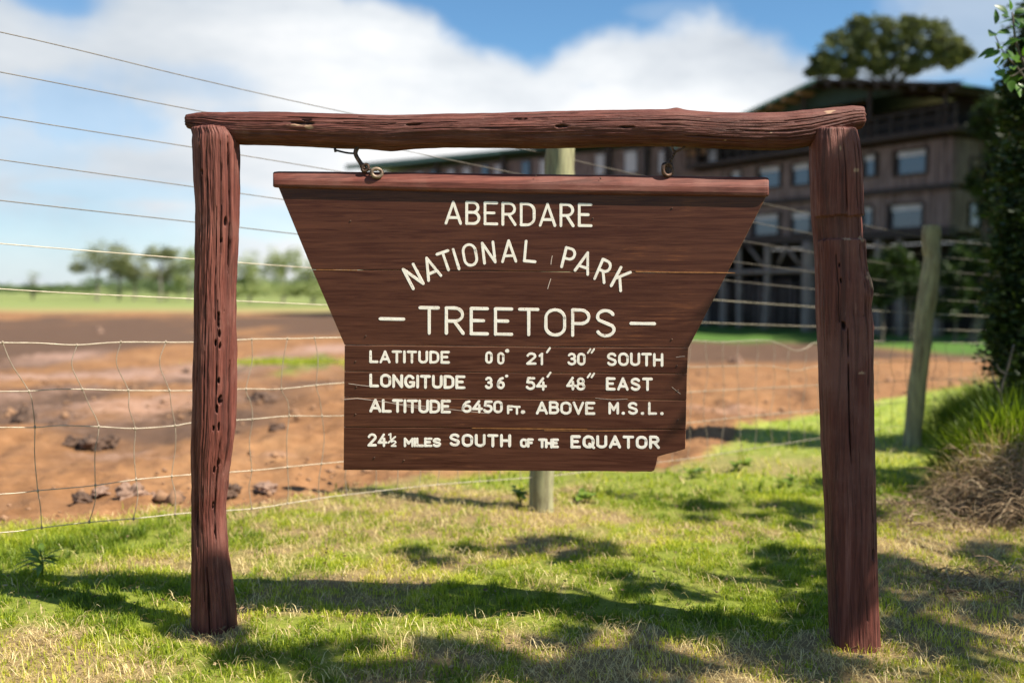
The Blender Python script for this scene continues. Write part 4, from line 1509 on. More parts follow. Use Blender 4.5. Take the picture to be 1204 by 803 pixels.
cladding(mb, 0, S1, 0, ZM + .12, ZF - .35, [w_ for w_ in wins if w_[2] > ZM - .1])
cladding(mb, 0, S1, 0, ZB, ZM - .12, [w_ for w_ in wins if w_[2] < ZM - .1])
tag(mb.build('cladding', M['dark_cedar'], lodge), kind='stuff')
for (z, h, nm) in ((ZM, .13, 'floor_beam'), (ZB, .2, 'floor_beam')):
    lbox(MB(), -.12, S1 + .1, .28, -.3, z - h, z + h).build(nm, M['trim'], lodge)
for (s0, s1, z0, z1) in wins:
    mb = MB()
    tb = .09
    lbox(mb, s0, s1, .17, -.05, z0, z0 + tb)
    lbox(mb, s0, s1, .17, -.05, z1 - tb, z1)
    lbox(mb, s0, s0 + tb, .168, -.05, z0 + tb, z1 - tb)
    lbox(mb, s1 - tb, s1, .168, -.05, z0 + tb, z1 - tb)
    if s1 - s0 > 9:
        mid = (s0 + s1) / 2
        lbox(mb, mid - .03, mid + .03, .12, -.05, z0 + tb, z1 - tb)
    wn = mb.build('window', M['trim'], lodge)
    lbox(MB(), s0 + tb, s1 - tb, .02, -.01, z0 + tb, z1 - tb).build('pane', M['glass'], wn)
    zc = z1 - tb - (z1 - z0) * random.uniform(.20, .30)
    lbox(MB(), s0 + tb, s1 - tb, .06, .03, zc, z1 - tb).build('blind', M['curtain'], wn)
# end wall, turned to the right
def EP(s, o, z):          # s: into the depth, o: out of the end wall
    return LC - LN * s - LD * o + np.array((0, 0, z))


mb = MB()
cladding(mb, 0, WD, 0, ZM + .12, ZF - .35, [(1.2, 2.4, 5.9, 7.3), (5, 7.5, 5.9, 7.3)], EP)
cladding(mb, 0, WD, 0, ZB, ZM - .12, [(1.2, 2.4, 4.0, 5.2)], EP)
tag(mb.build('cladding', M['dark_cedar'], lodge), kind='stuff')
for (a, b_, c_, d_) in [(1.2, 2.4, 5.9, 7.3), (5, 7.5, 5.9, 7.3), (1.2, 2.4, 4.0, 5.2)]:
    mb = MB()
    lbox(mb, a, b_, .16, -.05, c_, c_ + .09, EP)
    lbox(mb, a, b_, .16, -.05, d_ - .09, d_, EP)
    lbox(mb, a, a + .09, .158, -.05, c_ + .09, d_ - .09, EP)
    lbox(mb, b_ - .09, b_, .158, -.05, c_ + .09, d_ - .09, EP)
    wn = mb.build('window', M['trim'], lodge)
    lbox(MB(), a + .09, b_ - .09, .02, -.01, c_ + .09, d_ - .09, EP).build('pane', M['glass'], wn)
# gallery floor, rail and posts
lbox(MB(), -.7, S1 + .1, .75, -WD, ZF - .14, ZF + .10).build('gallery_floor', M['trim'], lodge)
gr_rail = MB()
lbox(gr_rail, -.7, S1, .72, .64, ZF + .95, ZF + 1.05)
lbox(gr_rail, -.7, S1, .71, .65, ZF + .5, ZF + .56)
gr_rail.build('rail', M['gallery_dark'], lodge)
s = -.6
while s < S1:
    lbox(MB(), s, s + .12, .715, .60, ZF + .10, ZF + .95).build('rail_panel', M['gallery_dark'], lodge)
    s += .85
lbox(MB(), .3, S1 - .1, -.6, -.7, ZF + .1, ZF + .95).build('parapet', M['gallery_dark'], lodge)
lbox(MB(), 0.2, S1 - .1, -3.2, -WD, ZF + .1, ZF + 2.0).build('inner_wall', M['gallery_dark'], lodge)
# roof
sA, zA = fac(960, 93, 1.3)
sR, zR = fac(1131, 98, 1.3)
slope = (zA - zR) / (sA - sR)
sL = S1 + .5
zL = zA - (sL - sA) * slope * 1.0


def slab(mb, s0, z0, s1, z1, o0, o1, th):
    mb.hexa([LP(s0, o0, z0 - th), LP(s1, o0, z1 - th), LP(s1, o1, z1 - th), LP(s0, o1, z0 - th), LP(s0, o0, z0), LP(s1, o0, z1), LP(s1, o1, z1), LP(s0, o1, z0)])
    return mb


rf = MB()
slab(rf, sR, zR, sA, zA, 1.3, -WD - 1, .09)
slab(rf, sA + .001, zA, sL, zL, 1.3, -WD - 1, .09)
roof = rf.build('roof', M['roof'], lodge)
slab(MB(), sA, zA + .02, sL, zL + .02, 1.36, 1.30, .16).build('fascia', M['gutter'], lodge)
slab(MB(), sR, zR + .02, sA - .01, zA + .02, 1.36, 1.30, .14).build('fascia', M['trim'], lodge)
k = 0
s = sR + .4
while s < sL:
    z = zA - abs(s - sA) * slope
    lbox(MB(), s, s + .28, 1.25, -4, z - .34, z - .12).build('purlin', M['warm'] if s > sA + .5 else M['trim'], lodge)  # lit purlins tan, shaded ones dark: the light is in the colour
    s += 1.0
gm_ = MB()
zg = ZF + 2.15
gm_.hexa([LP(sR + .7, .1, zg), LP(S1 - .1, .1, zg), LP(S1 - .1, -.05, zg), LP(sR + .7, -.05, zg),
          LP(sA - .3, .1, zA - .36), LP(sA + .3, .1, zA - .36), LP(sA + .3, -.05, zA - .36), LP(sA - .3, -.05, zA - .36)])
gm_.build('gable', M['gable'], lodge)
for s in (.0, 4.2, 8.4, 12.6, 16.6):
    lbox(MB(), s, s + .16, .55, .40, ZF + .1, min(zA - abs(s - sA) * slope - .12, 99)).build('gallery_post', M['trim'], lodge)  # dark colour puts the gallery's shade on these posts
# stilts
gb = -1.3
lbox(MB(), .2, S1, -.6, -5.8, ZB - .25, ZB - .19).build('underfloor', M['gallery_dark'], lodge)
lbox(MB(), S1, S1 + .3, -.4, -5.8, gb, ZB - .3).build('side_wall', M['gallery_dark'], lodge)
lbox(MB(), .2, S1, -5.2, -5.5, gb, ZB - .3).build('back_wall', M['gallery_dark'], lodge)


def stilt(px, r0, o=-.2, mat='stilt', y0=286, y1=392, lean=0.):
    s_, _ = fac(px, 300, o)
    s2, _ = fac(px + lean, 390, o)
    a_, c_ = LP(s_, o, ZB - .18), LP(s2, o, gb - .1)
    MB().tube(smooth_path([a_, a_ * .5 + c_ * .5 + np.array((random.uniform(-.06, .06), 0, 0)), c_], 4), r0, 9).build('stilt', M[mat], lodge, True)


for (px, r0, ln) in [(951, .36, -1), (903, .20, -4), (868, .18, 1), (848, .2, 2), (1033, .2, 0), (1058, .16, 1), (830, .18, 0), (1100, .22, -2), (999, .2, 1), (978, .16, -2)]:
    stilt(px, r0, .0, lean=ln)
for px in list(np.arange(833, 1112, 6.2)):
    p0 = px + random.uniform(-2, 2)
    s_, _ = fac(p0, 350, -1.5)
    top = fac(p0, random.uniform(326, 334), -1.5)[1]
    a_, c_ = LP(s_, -1.5, top), LP(s_ + random.uniform(-.1, .1), -1.5, gb - .1)
    MB().tube([a_, c_], random.uniform(.05, .13), 7).build('palisade_pole', M['dark_cedar'], lodge, True)
s_a, z_a = fac(848, 323, .15)
s_b, z_b = fac(965, 317, .15)
MB().tube([LP(s_a, .15, z_b - .1), LP(s_b - 3, .15, z_b)], .13, 8).build('cross_pole', M['stilt'], lodge, True)
for (xa, ya, xb, yb) in [(941, 312, 922, 288), (915, 312, 925, 290), (897, 312, 880, 290), (960, 312, 985, 288)]:
    sa, za = fac(xa, ya, .1)
    sb, zb = fac(xb, yb, .1)
    MB().tube([LP(sa, .1, za), LP(sb, .1, zb)], .08, 7).build('brace', M['stilt'], lodge, True)
# long rear wing
W0 = LP(S1, -.3, 0)
W1 = np.array((-12.5, 81., 0.))
WDv = (W1 - W0) / np.linalg.norm(W1 - W0)
WN = np.array((WDv[1], -WDv[0], 0.))
if WN.dot(-W0) < 0:
    WN = -WN
WL = float(np.linalg.norm(W1 - W0))
WP = lambda s, o, z: W0 + WDv * s + WN * o + np.array((0, 0, z))


def wfac(px, py):
    d = ray(px, py)
    k = (W0 - CAM).dot(WN) / d.dot(WN)
    p = CAM + d * k
    return float((p - W0).dot(WDv)), float(p[2])


zt = wfac(600, 179)[1]
zt2 = wfac(450, 190)[1]
mb = MB()
lbox(mb, -1.5, WL, -.3, -7, -1.2, zt - .6, WP)
mb.build('wing_wall', M['trim'], lodge)
mb = MB()
cladding(mb, 0, WL, 0, 3.5, zt - .6, [], WP, .3)
tag(mb.build('cladding', M['dark_cedar'], lodge), kind='stuff')
mb = MB()
mb.hexa([WP(-.3, .9, zt - .30), WP(WL + .4, .9, zt2 - .30), WP(WL + .4, -8, zt2 - .3), WP(-.3, -8, zt - .3),
         WP(-.3, .9, zt - .08), WP(WL + .4, .9, zt2 - .08), WP(WL + .4, -4, zt2 + .25), WP(-.3, -4, zt + .25)])
mb.build('wing_roof', M['roof'], lodge)
s9, _ = wfac(598, 176)
lbox(MB(), s9, WL + .4, .96, .90, zt - .16, zt - .02, WP).build('gutter', M['gutter'], lodge)
for (px, wpx) in [(452, 8), (468, 9), (492, 8), (508, 8), (528, 9), (546, 10), (568, 9), (583, 9), (615, 11), (636, 14), (702, 12), (736, 16), (756, 9), (776, 9)]:
    s0, s1 = wfac(px + wpx, 190)[0], wfac(px, 190)[0]
    z1 = wfac(px, 0)[1]
    ztop = min(wfac(px, 177.5)[1], zt - .75)
    mb = MB()
    lbox(mb, s0, s1, .2, .0, ztop - 1.5, ztop, WP)
    wn = mb.build('window', M['trim'], lodge)
    lbox(MB(), s0 + .08, s1 - .08, .24, .205, ztop - 1.42, ztop - .08, WP).build('pane', M['curtain'] if random.random() < .75 else M['glass'], wn)
for px in (598, 660, 722, 790, 765, 440, 520):
    s0 = wfac(px, 190)[0]
    lbox(MB(), s0, s0 + .3, .5, .26, -1.2, zt - .35, WP).build('pillar', M['trim'], lodge)
# terrace: a warm lamp's glow painted as a tan panel, and a pale blob
s0, z0 = fac(822, 189)
lbox(MB(), s0 - .9, s0 + .9, .3, .12, z0 + .3, z0 + 1.0).build('terrace_panel', M['warm'], lodge)
s0, z0 = fac(842, 189)
lbox(MB(), s0 - .4, s0 + .4, .3, .12, z0 - .1, z0 + .6).build('terrace_panel', M['curtain'], lodge)

# ------------------------------------------------------------------ trees by the lodge
Yt = 80
base = ground(1046, 372)
base = np.array((at(1046, 0, Yt)[0], Yt, -1.2))
bl = pxblobs([(985, 60, 24), (1005, 42, 22), (1030, 38, 24), (1056, 44, 25), (1082, 42, 23), (1104, 46, 22), (1122, 58, 15), (1133, 64, 9), (968, 74, 15), (958, 84, 9), (1020, 62, 20), (1050, 66, 20), (1090, 66, 18), (1004, 74, 12), (1110, 68, 12), (972, 82, 13), (998, 86, 9), (1035, 80, 12), (1072, 80, 11), (1120, 74, 10), (1012, 28, 10), (1070, 30, 12)], Yt, .85)
tree_at('tall_tree', 'tall spreading dark green tree rising behind the lodge roof', base, bl, 24, 38, .11, .40, M['pine'], M['bark'], .28, at(1046, 104, Yt), limb_n=12, aspect=.5)
Yt = 42
base = np.array((at(1150, 0, Yt)[0], Yt, -1.2))
DX = 16
bl = pxblobs([(a_ + DX, b_, c_) for a_, b_, c_ in [(1148, 140, 20), (1165, 175, 26), (1150, 215, 20), (1165, 250, 26), (1150, 300, 22), (1170, 330, 30), (1185, 120, 26), (1200, 200, 34), (1205, 290, 34), (1140, 345, 18)]], Yt, 1.1)
tree_at('dark_tree', 'dark leafy tree against the right end of the lodge', base, bl, 70, 26, .2, .26, M['shrub'], M['bark'], .25, at(1155, 320, Yt), limb_n=8)
bl = [(np.array((28.6 + a_, 43.4 + b_, 13.5 + c_)), (2.2, 2.2, 1.8), 1.) for a_, b_, c_ in
      [(-2, 0, 0), (0, -2, 1), (0, 2, 1), (2, 0, 0), (0, 0, 3), (-1.5, -1.5, -3), (1.5, 1, -3), (-1, 2, -5), (1, -1, -6), (-1.5, 0, -7.5), (-2, 2, 2), (0, 4, -1), (-1, 5, 2)]]
tree_at('dark_tree', 'unseen tall dark tree shading the right end of the lodge, outside the picture', (29.0, 43.4, -1.2), bl, 70, 26, .2, .4, M['shrub'], M['bark'], .3, (28.8, 43.4, 6.), limb_n=10)  # unseen tree, placed to shade the lodge's end wall and gallery
# creepers and shrubs under the lodge, right of the sign post
for (lab, L, sx) in [('dark shrub under the lodge just right of the right sign post', [(1030, 320, 14), (1045, 335, 16), (1028, 350, 12), (1050, 300, 10)], 1036),
                     ('dark shrub under the lodge left of the leaning fence post', [(1068, 330, 14), (1075, 350, 14), (1064, 310, 9)], 1070),
                     ('dark shrub under the lodge right of the leaning fence post', [(1120, 320, 18), (1128, 345, 18), (1112, 365, 14), (1135, 300, 15)], 1122)]:
    Y = 42
    bl = pxblobs(L, Y, 1.1)
    b_ = at(sx, 390, Y)
    b_[2] = -1.25
    tree_at('shrub', lab, b_, bl, 50, 16, .2, .2, M['shrub'], M['bark'], .08, at(sx, 355, Y), 'shrubs under the lodge', 'shrub', limb_n=4)

# the big shrub close on the right
def dense_shrub(name, label, base, blobs, per, sub, spread, size, fol, trunk_r, fork, ln=8):
    blobs = [(np.array(c_) + np.array((HX / F_PX * Ys, 0, 0)), r_, w_) for c_, r_, w_ in blobs]
    return tree_at(name, label, base, blobs, per, sub, spread, size, fol, M['bark'], trunk_r, fork, cat='shrub', limb_n=ln, aspect=.42)


Ys = 7.6
HX = 16
bl = pxblobs([(1204, 62, 22), (1222, 30, 34), (1192, 100, 22), (1206, 140, 34), (1180, 130, 14), (1208, 200, 42), (1185, 250, 26), (1215, 280, 50), (1178, 300, 26), (1172, 350, 24), (1200, 370, 42), (1190, 420, 34), (1168, 395, 16),
              (1230, 430, 60), (1260, 330, 60), (1250, 200, 60), (1240, 120, 40), (1178, 200, 16), (1212, 330, 40)], Ys, 1., 1.2)
bs = ground(1235, 560)
dense_shrub('leafy_shrub', 'tall dark leafy shrub filling the right edge behind the dry brush', (at(1235, 0, Ys)[0], Ys, 0), bl, 50, 46, .26, .062, M['shrub'], .06, at(1232, 470, Ys), 12)
# overhanging branch with big leaves, close by
Yb = 5.2
br = thing('leafy_branch_shrub', 'slender shrub with large glossy leaves poking into the top right corner', 'shrub', (at(1262, 0, Yb)[0], Yb, 0))
mb = MB()
stem = smooth_path([(at(1262, 0, Yb)[0], Yb, -.05), at(1256, 480, Yb), at(1262, 300, Yb), at(1240, 170, Yb), at(1215, 100, Yb), at(1196, 55, Yb), at(1190, 15, Yb)], 8)
mb.tube(stem, np.linspace(.022, .004, len(stem)), 8)
tw1 = smooth_path([at(1225, 125, Yb), at(1200, 85, Yb), at(1180, 62, Yb), at(1168, 38, Yb)], 6)
tw2 = smooth_path([at(1205, 80, Yb), at(1188, 90, Yb), at(1172, 78, Yb)], 6)
tw3 = smooth_path([at(1215, 100, Yb), at(1222, 60, Yb), at(1218, 20, Yb)], 6)
for tw in (tw1, tw2, tw3):
    mb.tube(tw, np.linspace(.006, .002, len(tw)), 6)
mb.build('stem', M['bark'], br, True)


def big_leaf(c_, d, nrm, L, Wd, mat, parent):
    d = d / np.linalg.norm(d)
    s_ = np.cross(d, nrm)
    s_ /= np.linalg.norm(s_) + 1e-9
    nn = np.cross(s_, d)
    prof_ = [(0, .03), (.12, .5), (.32, .95), (.52, 1.), (.74, .72), (.9, .34), (1., .02)]
    V = []
    for u, wv in prof_:
        cen = c_ + d * u * L - nn * (u * u) * L * .22
        V += [cen - s_ * wv * Wd / 2 + nn * wv * Wd * .12, cen, cen + s_ * wv * Wd / 2 + nn * wv * Wd * .12]
    q = []
    for k in range(len(prof_) - 1):
        q += [[k * 3, k * 3 + 1, k * 3 + 4, k * 3 + 3], [k * 3 + 1, k * 3 + 2, k * 3 + 5, k * 3 + 4]]
    return make('leaf', np.array(V), [q], mat, parent, True, dict(tint=np.full(len(V), random.uniform(.1, .9))))


lf_px = [(1168, 38), (1172, 22), (1182, 12), (1190, 8), (1190, 30), (1186, 20), (1196, 22), (1170, 60), (1164, 62), (1176, 68), (1184, 52), (1180, 75), (1192, 66), (1200, 48), (1200, 70), (1188, 84), (1176, 84),
         (1204, 30), (1208, 15), (1196, 90), (1206, 88), (1214, 60), (1212, 100), (1198, 12), (1183, 36), (1193, 48), (1174, 50), (1216, 36), (1222, 80), (1207, 60), (1195, 38), (1188, 60), (1198, 58), (1203, 96), (1192, 80), (1182, 64), (1177, 52), (1202, 22), (1196, 30), (1209, 44), (1184, 90), (1190, 98), (1198, 104)]
allp = np.vstack([tw1, tw2, tw3, stem[-14:]])
for (x, y) in lf_px:
    c_ = at(x, y, Yb + random.uniform(-.08, .08))
    k = np.argmin(np.linalg.norm(allp - c_, axis=1))
    d = c_ - allp[k] + np.array((random.uniform(-.3, .3), random.uniform(-.6, .2), random.uniform(-.5, .5))) * .05
    big_leaf(c_ - d / np.linalg.norm(d) * .03, d + np.array((-.01, 0, random.uniform(-.02, .02))), np.array((random.uniform(-.5, .5), -.8, .7)), random.uniform(.065, .10), random.uniform(.036, .054), M['sprig'], br)

# ------------------------------------------------------------------ shade tree outside the frame, right of the camera
targets = []   # (shaded point, radius, weight)
for (px, py, r_) in [(960, 612, .2), (900, 598, .2), (835, 600, .15), (560, 655, .24), (630, 650, .16), (500, 650, .15), (700, 648, .12), (440, 768, .15), (560, 772, .18), (620, 735, .16), (700, 765, .15),
                     (790, 745, .16), (860, 772, .2), (920, 735, .22), (345, 785, .16), (1100, 705, .32), (1060, 640, .3), (1160, 600, .5), (1100, 765, .25), (1180, 700, .4), (960, 780, .18), (420, 798, .14), (520, 796, .15), (610, 800, .16), (700, 796, .15), (800, 798, .17), (880, 800, .15),
                     (530, 715, .12), (760, 690, .12), (880, 680, .16), (1090, 560, .35), (1000, 575, .25), (960, 660, .2), (1010, 700, .15)]:
    targets.append((ground(px, py), r_))
N_GROUND = len(targets)
for (px, py, r_) in [(975, 420, .05), (985, 560, .07), (990, 650, .07), (935, 148, .07), (966, 185, .06), (970, 240, .06), (973, 310, .06), (975, 365, .055), (978, 480, .06)]:
    targets.append((at(px, py, YR - .07), r_))
keep_from = len(targets)
for (px, py, r_) in [(248, 690, .05), (252, 715, .08), (250, 742, .09)]:
    targets.append((at(px, py, YL - .07), r_))
SV = np.array(SUN)
board_pts = [bp(x_, y_, .01) for x_ in range(340, 880, 30) for y_ in range(225, 545, 30) if edge_x('l', y_) < x_ < edge_x('r', y_)]
dropped = 0
bl = []
for ti, (g_, r_) in enumerate(targets):
    h = random.uniform(3.3, 4.6)
    k = (h - g_[2]) / SV[2]
    # leave the face of the board in even light
    dist = min(float(np.linalg.norm(np.cross(q_ - g_, SV))) for q_ in board_pts)
    if ti < keep_from and dist < (r_ * 2.2 + .1 if g_[1] > 3.5 else r_ * 1.4 + .03):
        dropped += 1
        continue
    # keep the clump clear of the view
    c_ = g_ + SV * k
    if ti >= N_GROUND:
        bl.append((c_, (r_ * .9, r_ * .9, r_ * .8), .45))
        continue
    for _ in range(4):
        o_ = np.array((random.gauss(0, 1), random.gauss(0, 1), random.gauss(0, .6))) * r_ * .75
        f_ = random.uniform(.35, .62)
        if min(float(np.linalg.norm(np.cross(q_ - c_ - o_, SV))) for q_ in board_pts) < r_ * f_ * 1.7 + .06:
            continue
        bl.append((c_ + o_, (r_ * f_, r_ * f_, r_ * f_ * .8), max(.2, (r_ * f_ / .25) ** 1.4)))
for k in range(34):      # the rest of the crown, over ground out of view
    c_ = np.array((random.uniform(3.8, 8.2), random.uniform(-2.2, 2.2), random.uniform(3.2, 6.2)))
    if min(float(np.linalg.norm(np.cross(q_ - c_, SV))) for q_ in board_pts) > 1.5:
        bl.append((c_, (.6, .6, .4), 1.6))
st_ = thing('shade_tree', 'tree standing just outside the right of the view that dapples the grass', 'tree', (6.2, .6, 0))
mb = MB()
mb.tube(smooth_path([(6.2, .6, -.1), (6.15, .55, 1.2), (6.0, .6, 2.4)], 6), np.linspace(.17, .12, 13), 10)
for g_, (cc, rr_, ww) in zip(range(99), list(bl)):
    path_ = [np.array((6.0, .6, 2.4)) * (1 - u_) + np.array(cc) * u_ for u_ in np.linspace(.1, .95, 12)]
    clear_ = min(float(np.linalg.norm(np.cross(q_ - a_, SV))) for a_ in path_ for q_ in board_pts[::5])
    if (g_ % 2 == 0 or ww > 1) and clear_ > .22:
        limbs(mb, (6.0, .6, 2.4), [cc], .035, g_, 5)
mb.build('trunk', M['bark'], st_, True)
P_, tt = cloud(bl, 26, 20, .22)
V, F = leaf_mesh(P_, .075, .5)
make('crown', V, F, M['shrub'], st_, False, dict(tint=np.repeat(tt, 4)))


# ------------------------------------------------------------------ grass
def blades(x, y, h, wd, lean, az_=None, zoff=0., rng=RNG, curl=.5):
    n = len(x)
    az_ = rng.uniform(0, 2 * PI, n) if az_ is None else az_
    z = gz(x, y) + zoff
    d = np.stack([np.cos(az_), np.sin(az_), np.zeros(n)], -1)
    a2 = az_ + PI / 2 + rng.normal(size=n) * .4
    s_ = np.stack([np.cos(a2), np.sin(a2), np.zeros(n)], -1)
    P0 = np.stack([x, y, z], -1)
    up = np.array((0, 0, 1.))
    L1 = (lean * .55)[:, None]
    L2 = (lean * (1 + curl))[:, None]
    H = h[:, None]
    P1 = P0 + d * H * np.sin(L1) * .5 + up * H * np.cos(L1) * .5
    P2 = P1 + d * H * np.sin(L2) * .5 + up * H * np.cos(L2) * .5
    Wv = wd[:, None] / 2
    V = np.stack([P0 - s_ * Wv, P0 + s_ * Wv, P1 + s_ * Wv * .85, P1 - s_ * Wv * .85, P2], 1).reshape(-1, 3)
    b_ = np.arange(n)[:, None] * 5
    return V, [b_ + np.array([[0, 1, 2, 3]]), b_ + np.array([[3, 2, 4]])]


def scatter(n, y0, y1, margin=.74, power=1.0):
    """points over the visible wedge, density falling off with distance"""
    u = RNG.uniform(0, 1, n)
    y = (y0 ** power + u * (y1 ** power - y0 ** power)) ** (1 / power)
    x = RNG.uniform(-margin, margin, n) * (y + .25)
    return x, y


def grass_layer(n, y0, y1, power, hs, wide, name, label, straw=False, keep=None):
    x, y = scatter(n, y0, y1, power=power)
    g_, f_, d_, l_ = masks(x, y)
    cl = np.clip(fbm(x * 13, y * 11, 0, 91, 3, .6) * .55 + .5, 0, 1)
    if not straw:
        prob = g_ * np.clip(1.2 - d_ * 1.0, .10, 1) * np.clip((cl - .28) * 3.2, .04, 1)
    else:
        prob = g_ * np.clip(.05 + d_ * .8, 0, 1) * np.clip(1.35 - cl * 1.3, .1, 1)
    foot = np.minimum(np.hypot(x - at(252, 745, YL)[0], y - YL + .03), np.hypot(x - at(1006, 762, YR)[0], y - YR + .03))
    prob = prob * sstep(.09, .20, foot)
    k = RNG.uniform(0, 1, n) < prob
    x, y, d_, l_, cl = x[k], y[k], d_[k], l_[k], cl[k]
    n = len(x)
    if not straw:
        h = RNG.uniform(.4, 1.3, n) * hs * (.35 + .95 * cl + 1.0 * l_)
        lean = np.abs(RNG.normal(size=n)) * .55 + .2
        w_ = RNG.uniform(.7, 1.3, n) * wide
        V, F = blades(x, y, h, w_, lean)
        tn = np.clip(.42 + .30 * fbm(x * 3.2, y * 3.2, 0, 95, 4) + RNG.normal(size=n) * .17 + .25 * d_ - .22 * l_, 0, 1)
        m_ = M['grass']
    else:
        h = RNG.uniform(.5, 1.6, n) * hs
        lean = RNG.uniform(1.15, 1.6, n)
        w_ = RNG.uniform(.6, 1.2, n) * wide
        V, F = blades(x, y, h, w_, lean, zoff=RNG.uniform(0, .018, n), curl=.12)
        tn = np.clip(.5 + RNG.normal(size=n) * .25 + .1 * d_, 0, 1)
        m_ = M['straw']
    o = make(name, V, F, m_, None, False, dict(tint=np.repeat(tn, 5)))
    tag(o, label, 'grass', kind='stuff')
    return n


c1_ = grass_layer(500000, 1.9, 6.2, 1.0, .030, .0036, 'grass', 'short green turf blades in front of and under the sign')
c2_ = grass_layer(160000, 1.9, 6.4, 1.0, .055, .0022, 'dry_grass', 'dry straw lying flat among the turf under the sign', True)
c3_ = grass_layer(90000, 6.0, 26.0, .45, .055, .010, 'grass', 'softly blurred turf beyond the fence line')
c4_ = grass_layer(20000, 6.0, 16.0, .6, .06, .006, 'dry_grass', 'dry straw patches in the turf beyond the fence', True)
print('dropped', dropped, 'of', len(targets))
print('blades', c1_, c2_, c3_, c4_)


def tuft(name, label, cx, cy, R, n, hs, wide, mat, lean0=.3, kind='stuff', cat='grass', tmin=.1, tmax=.6, dome=0.):
    r_ = np.sqrt(RNG.uniform(0, 1, n)) * R
    a_ = RNG.uniform(0, 2 * PI, n)
    x, y = cx + r_ * np.cos(a_), cy + r_ * np.sin(a_)
    h = RNG.uniform(.5, 1.15, n) * hs
    lean = np.abs(RNG.normal(size=n)) * .3 + lean0 * r_ / R + .05
    V, F = blades(x, y, h, RNG.uniform(.7, 1.3, n) * wide, lean, az_=a_ + RNG.normal(size=n) * .9, zoff=dome * (1 - (r_ / R) ** 2))
    o = make(name, V, F, M[mat], None, False, dict(tint=np.repeat(RNG.uniform(tmin, tmax, n), 5)))
    tag(o, label, cat, kind=kind)
    return o


# tall grass at the right, wispy grass around the post feet
G = ground(1165, 530)
tuft('tall_grass', 'tall green grass clump between the dry brush and the leafy shrub', G[0] + .5, G[1] + .3, .72, 6000, .46, .009, 'grass', .5, tmin=.0, tmax=.24, dome=.16)
G = ground(1210, 520)
tuft('tall_grass', 'tall green grass at the extreme right edge under the shrub', G[0] + .4, G[1], .7, 5200, .52, .009, 'grass', .5, tmin=.0, tmax=.2, dome=.2)
G = ground(1125, 520)
tuft('tall_grass', 'thin seeding grass right of the leaning fence post', G[0], G[1], .3, 500, .34, .006, 'grass', .4, tmin=.1, tmax=.6)
G = at(252, 745, YL)
tuft('dry_tuft', 'pale wisps of dry grass around the foot of the left post', G[0], G[1] - .03, .17, 380, .040, .0020, 'straw', 1.2, tmin=.4, tmax=1.)
G = at(1006, 762, YR)
tuft('dry_tuft', 'mixed dry grass around the foot of the right post', G[0], G[1] - .03, .17, 380, .040, .0022, 'straw', 1.2, tmin=.4, tmax=1.)
tuft('grass_tuft', 'green grass blades rising at the foot of the right post', G[0], G[1] - .06, .15, 200, .05, .0036, 'grass', .7, tmin=.3, tmax=.9)
G = ground(455 + 400 - 340, 760)

# fallen leaves and bits of dead stalk
x, y = scatter(1500, 2.0, 7.0)
k = masks(x, y)[0] > .5
x, y = x[k], y[k]
P_ = np.stack([x, y, gz(x, y) + RNG.uniform(.004, .028, len(x))], -1)
V, F = leaf_mesh(P_, .020, .5, up=.25)
o = make('leaf_litter', V, F, M['brush'], None, False, dict(tint=np.repeat(RNG.uniform(0, .8, len(x)), 4)))
tag(o, 'small brown fallen leaves scattered through the turf', 'leaves', kind='stuff')

# leafy weeds
def weed(label, px, py, n, L, Wd, hs, Y=None, mat='weed', group=None, name='weed', spread=.06):
    G = ground(px, py) if Y is None else at(px, py, Y)
    if Y is not None:
        G[2] = float(gz(G[0], G[1]))
    t_ = thing(name, label, 'plant', G, group)
    mb = MB()
    tips = []
    ns = 3
    for k in range(ns):
        a_ = random.uniform(0, 2 * PI)
        tp = G + np.array((math.cos(a_) * spread * .7, math.sin(a_) * spread * .7, hs * random.uniform(.75, 1.05)))
        P_ = smooth_path([G - np.array((0, 0, .01)), G * .5 + tp * .5 + np.array((random.uniform(-.01, .01), 0, .01)), tp], 5)
        mb.tube(P_, np.linspace(.0035, .0015, len(P_)), 6)
        tips.append(P_)
    mb.build('stem', M['weed'], t_, True, attrs=None)
    for k in range(n):
        P_ = tips[k % ns]
        u = random.uniform(.35, 1.)
        c_ = P_[int(u * (len(P_) - 1))]
        a_ = random.uniform(0, 2 * PI)
        d = np.array((math.cos(a_), math.sin(a_), random.uniform(-.1, .75)))
        big_leaf(c_, d, np.array((0, 0, 1.)) + np.random.default_rng(k).normal(size=3) * .15, L * random.uniform(.6, 1.1), Wd * random.uniform(.7, 1.1), M['weed'], t_)


weed('young weed with long narrow leaves under the netting at the far left', 48, 628, 22, .12, .026, .13, 4.35)
weed('low leafy weed beside the foot of the middle fence post', 612, 596, 24, .08, .035, .12)
weed('dark leafy weed in the grass right of the middle fence post', 690, 590, 26, .07, .04, .06, spread=.12)
weed('broad leaved weed right of the board on the bright grass', 868, 552, 24, .08, .045, .08, spread=.14)
weed('low weed in bright grass under the cut corner of the board', 815, 562, 20, .07, .04, .06, spread=.12)
weed('small weed halfway between the board and the right sign post', 925, 575, 18, .07, .04, .06, spread=.12)

# weeds on the mud bank
n = 2600
x = RNG.normal(size=n)
Gc = ground(338, 440)
xx = Gc[0] + RNG.normal(size=n) * .62
yy = Gc[1] + RNG.normal(size=n) * 1.2
k = masks(xx, yy)[0] < .4
xx, yy = xx[k], yy[k]
V, F = blades(xx, yy, RNG.uniform(.05, .17, len(xx)), RNG.uniform(.012, .03, len(xx)), RNG.uniform(.2, 1., len(xx)), zoff=.26)
o = make('bank_weeds', V, F, M['grass'], None, False, dict(tint=np.repeat(RNG.uniform(.1, .8, len(xx)), 5)))
tag(o, 'green weeds on the low mud bank between left post and board', 'weeds', kind='stuff')

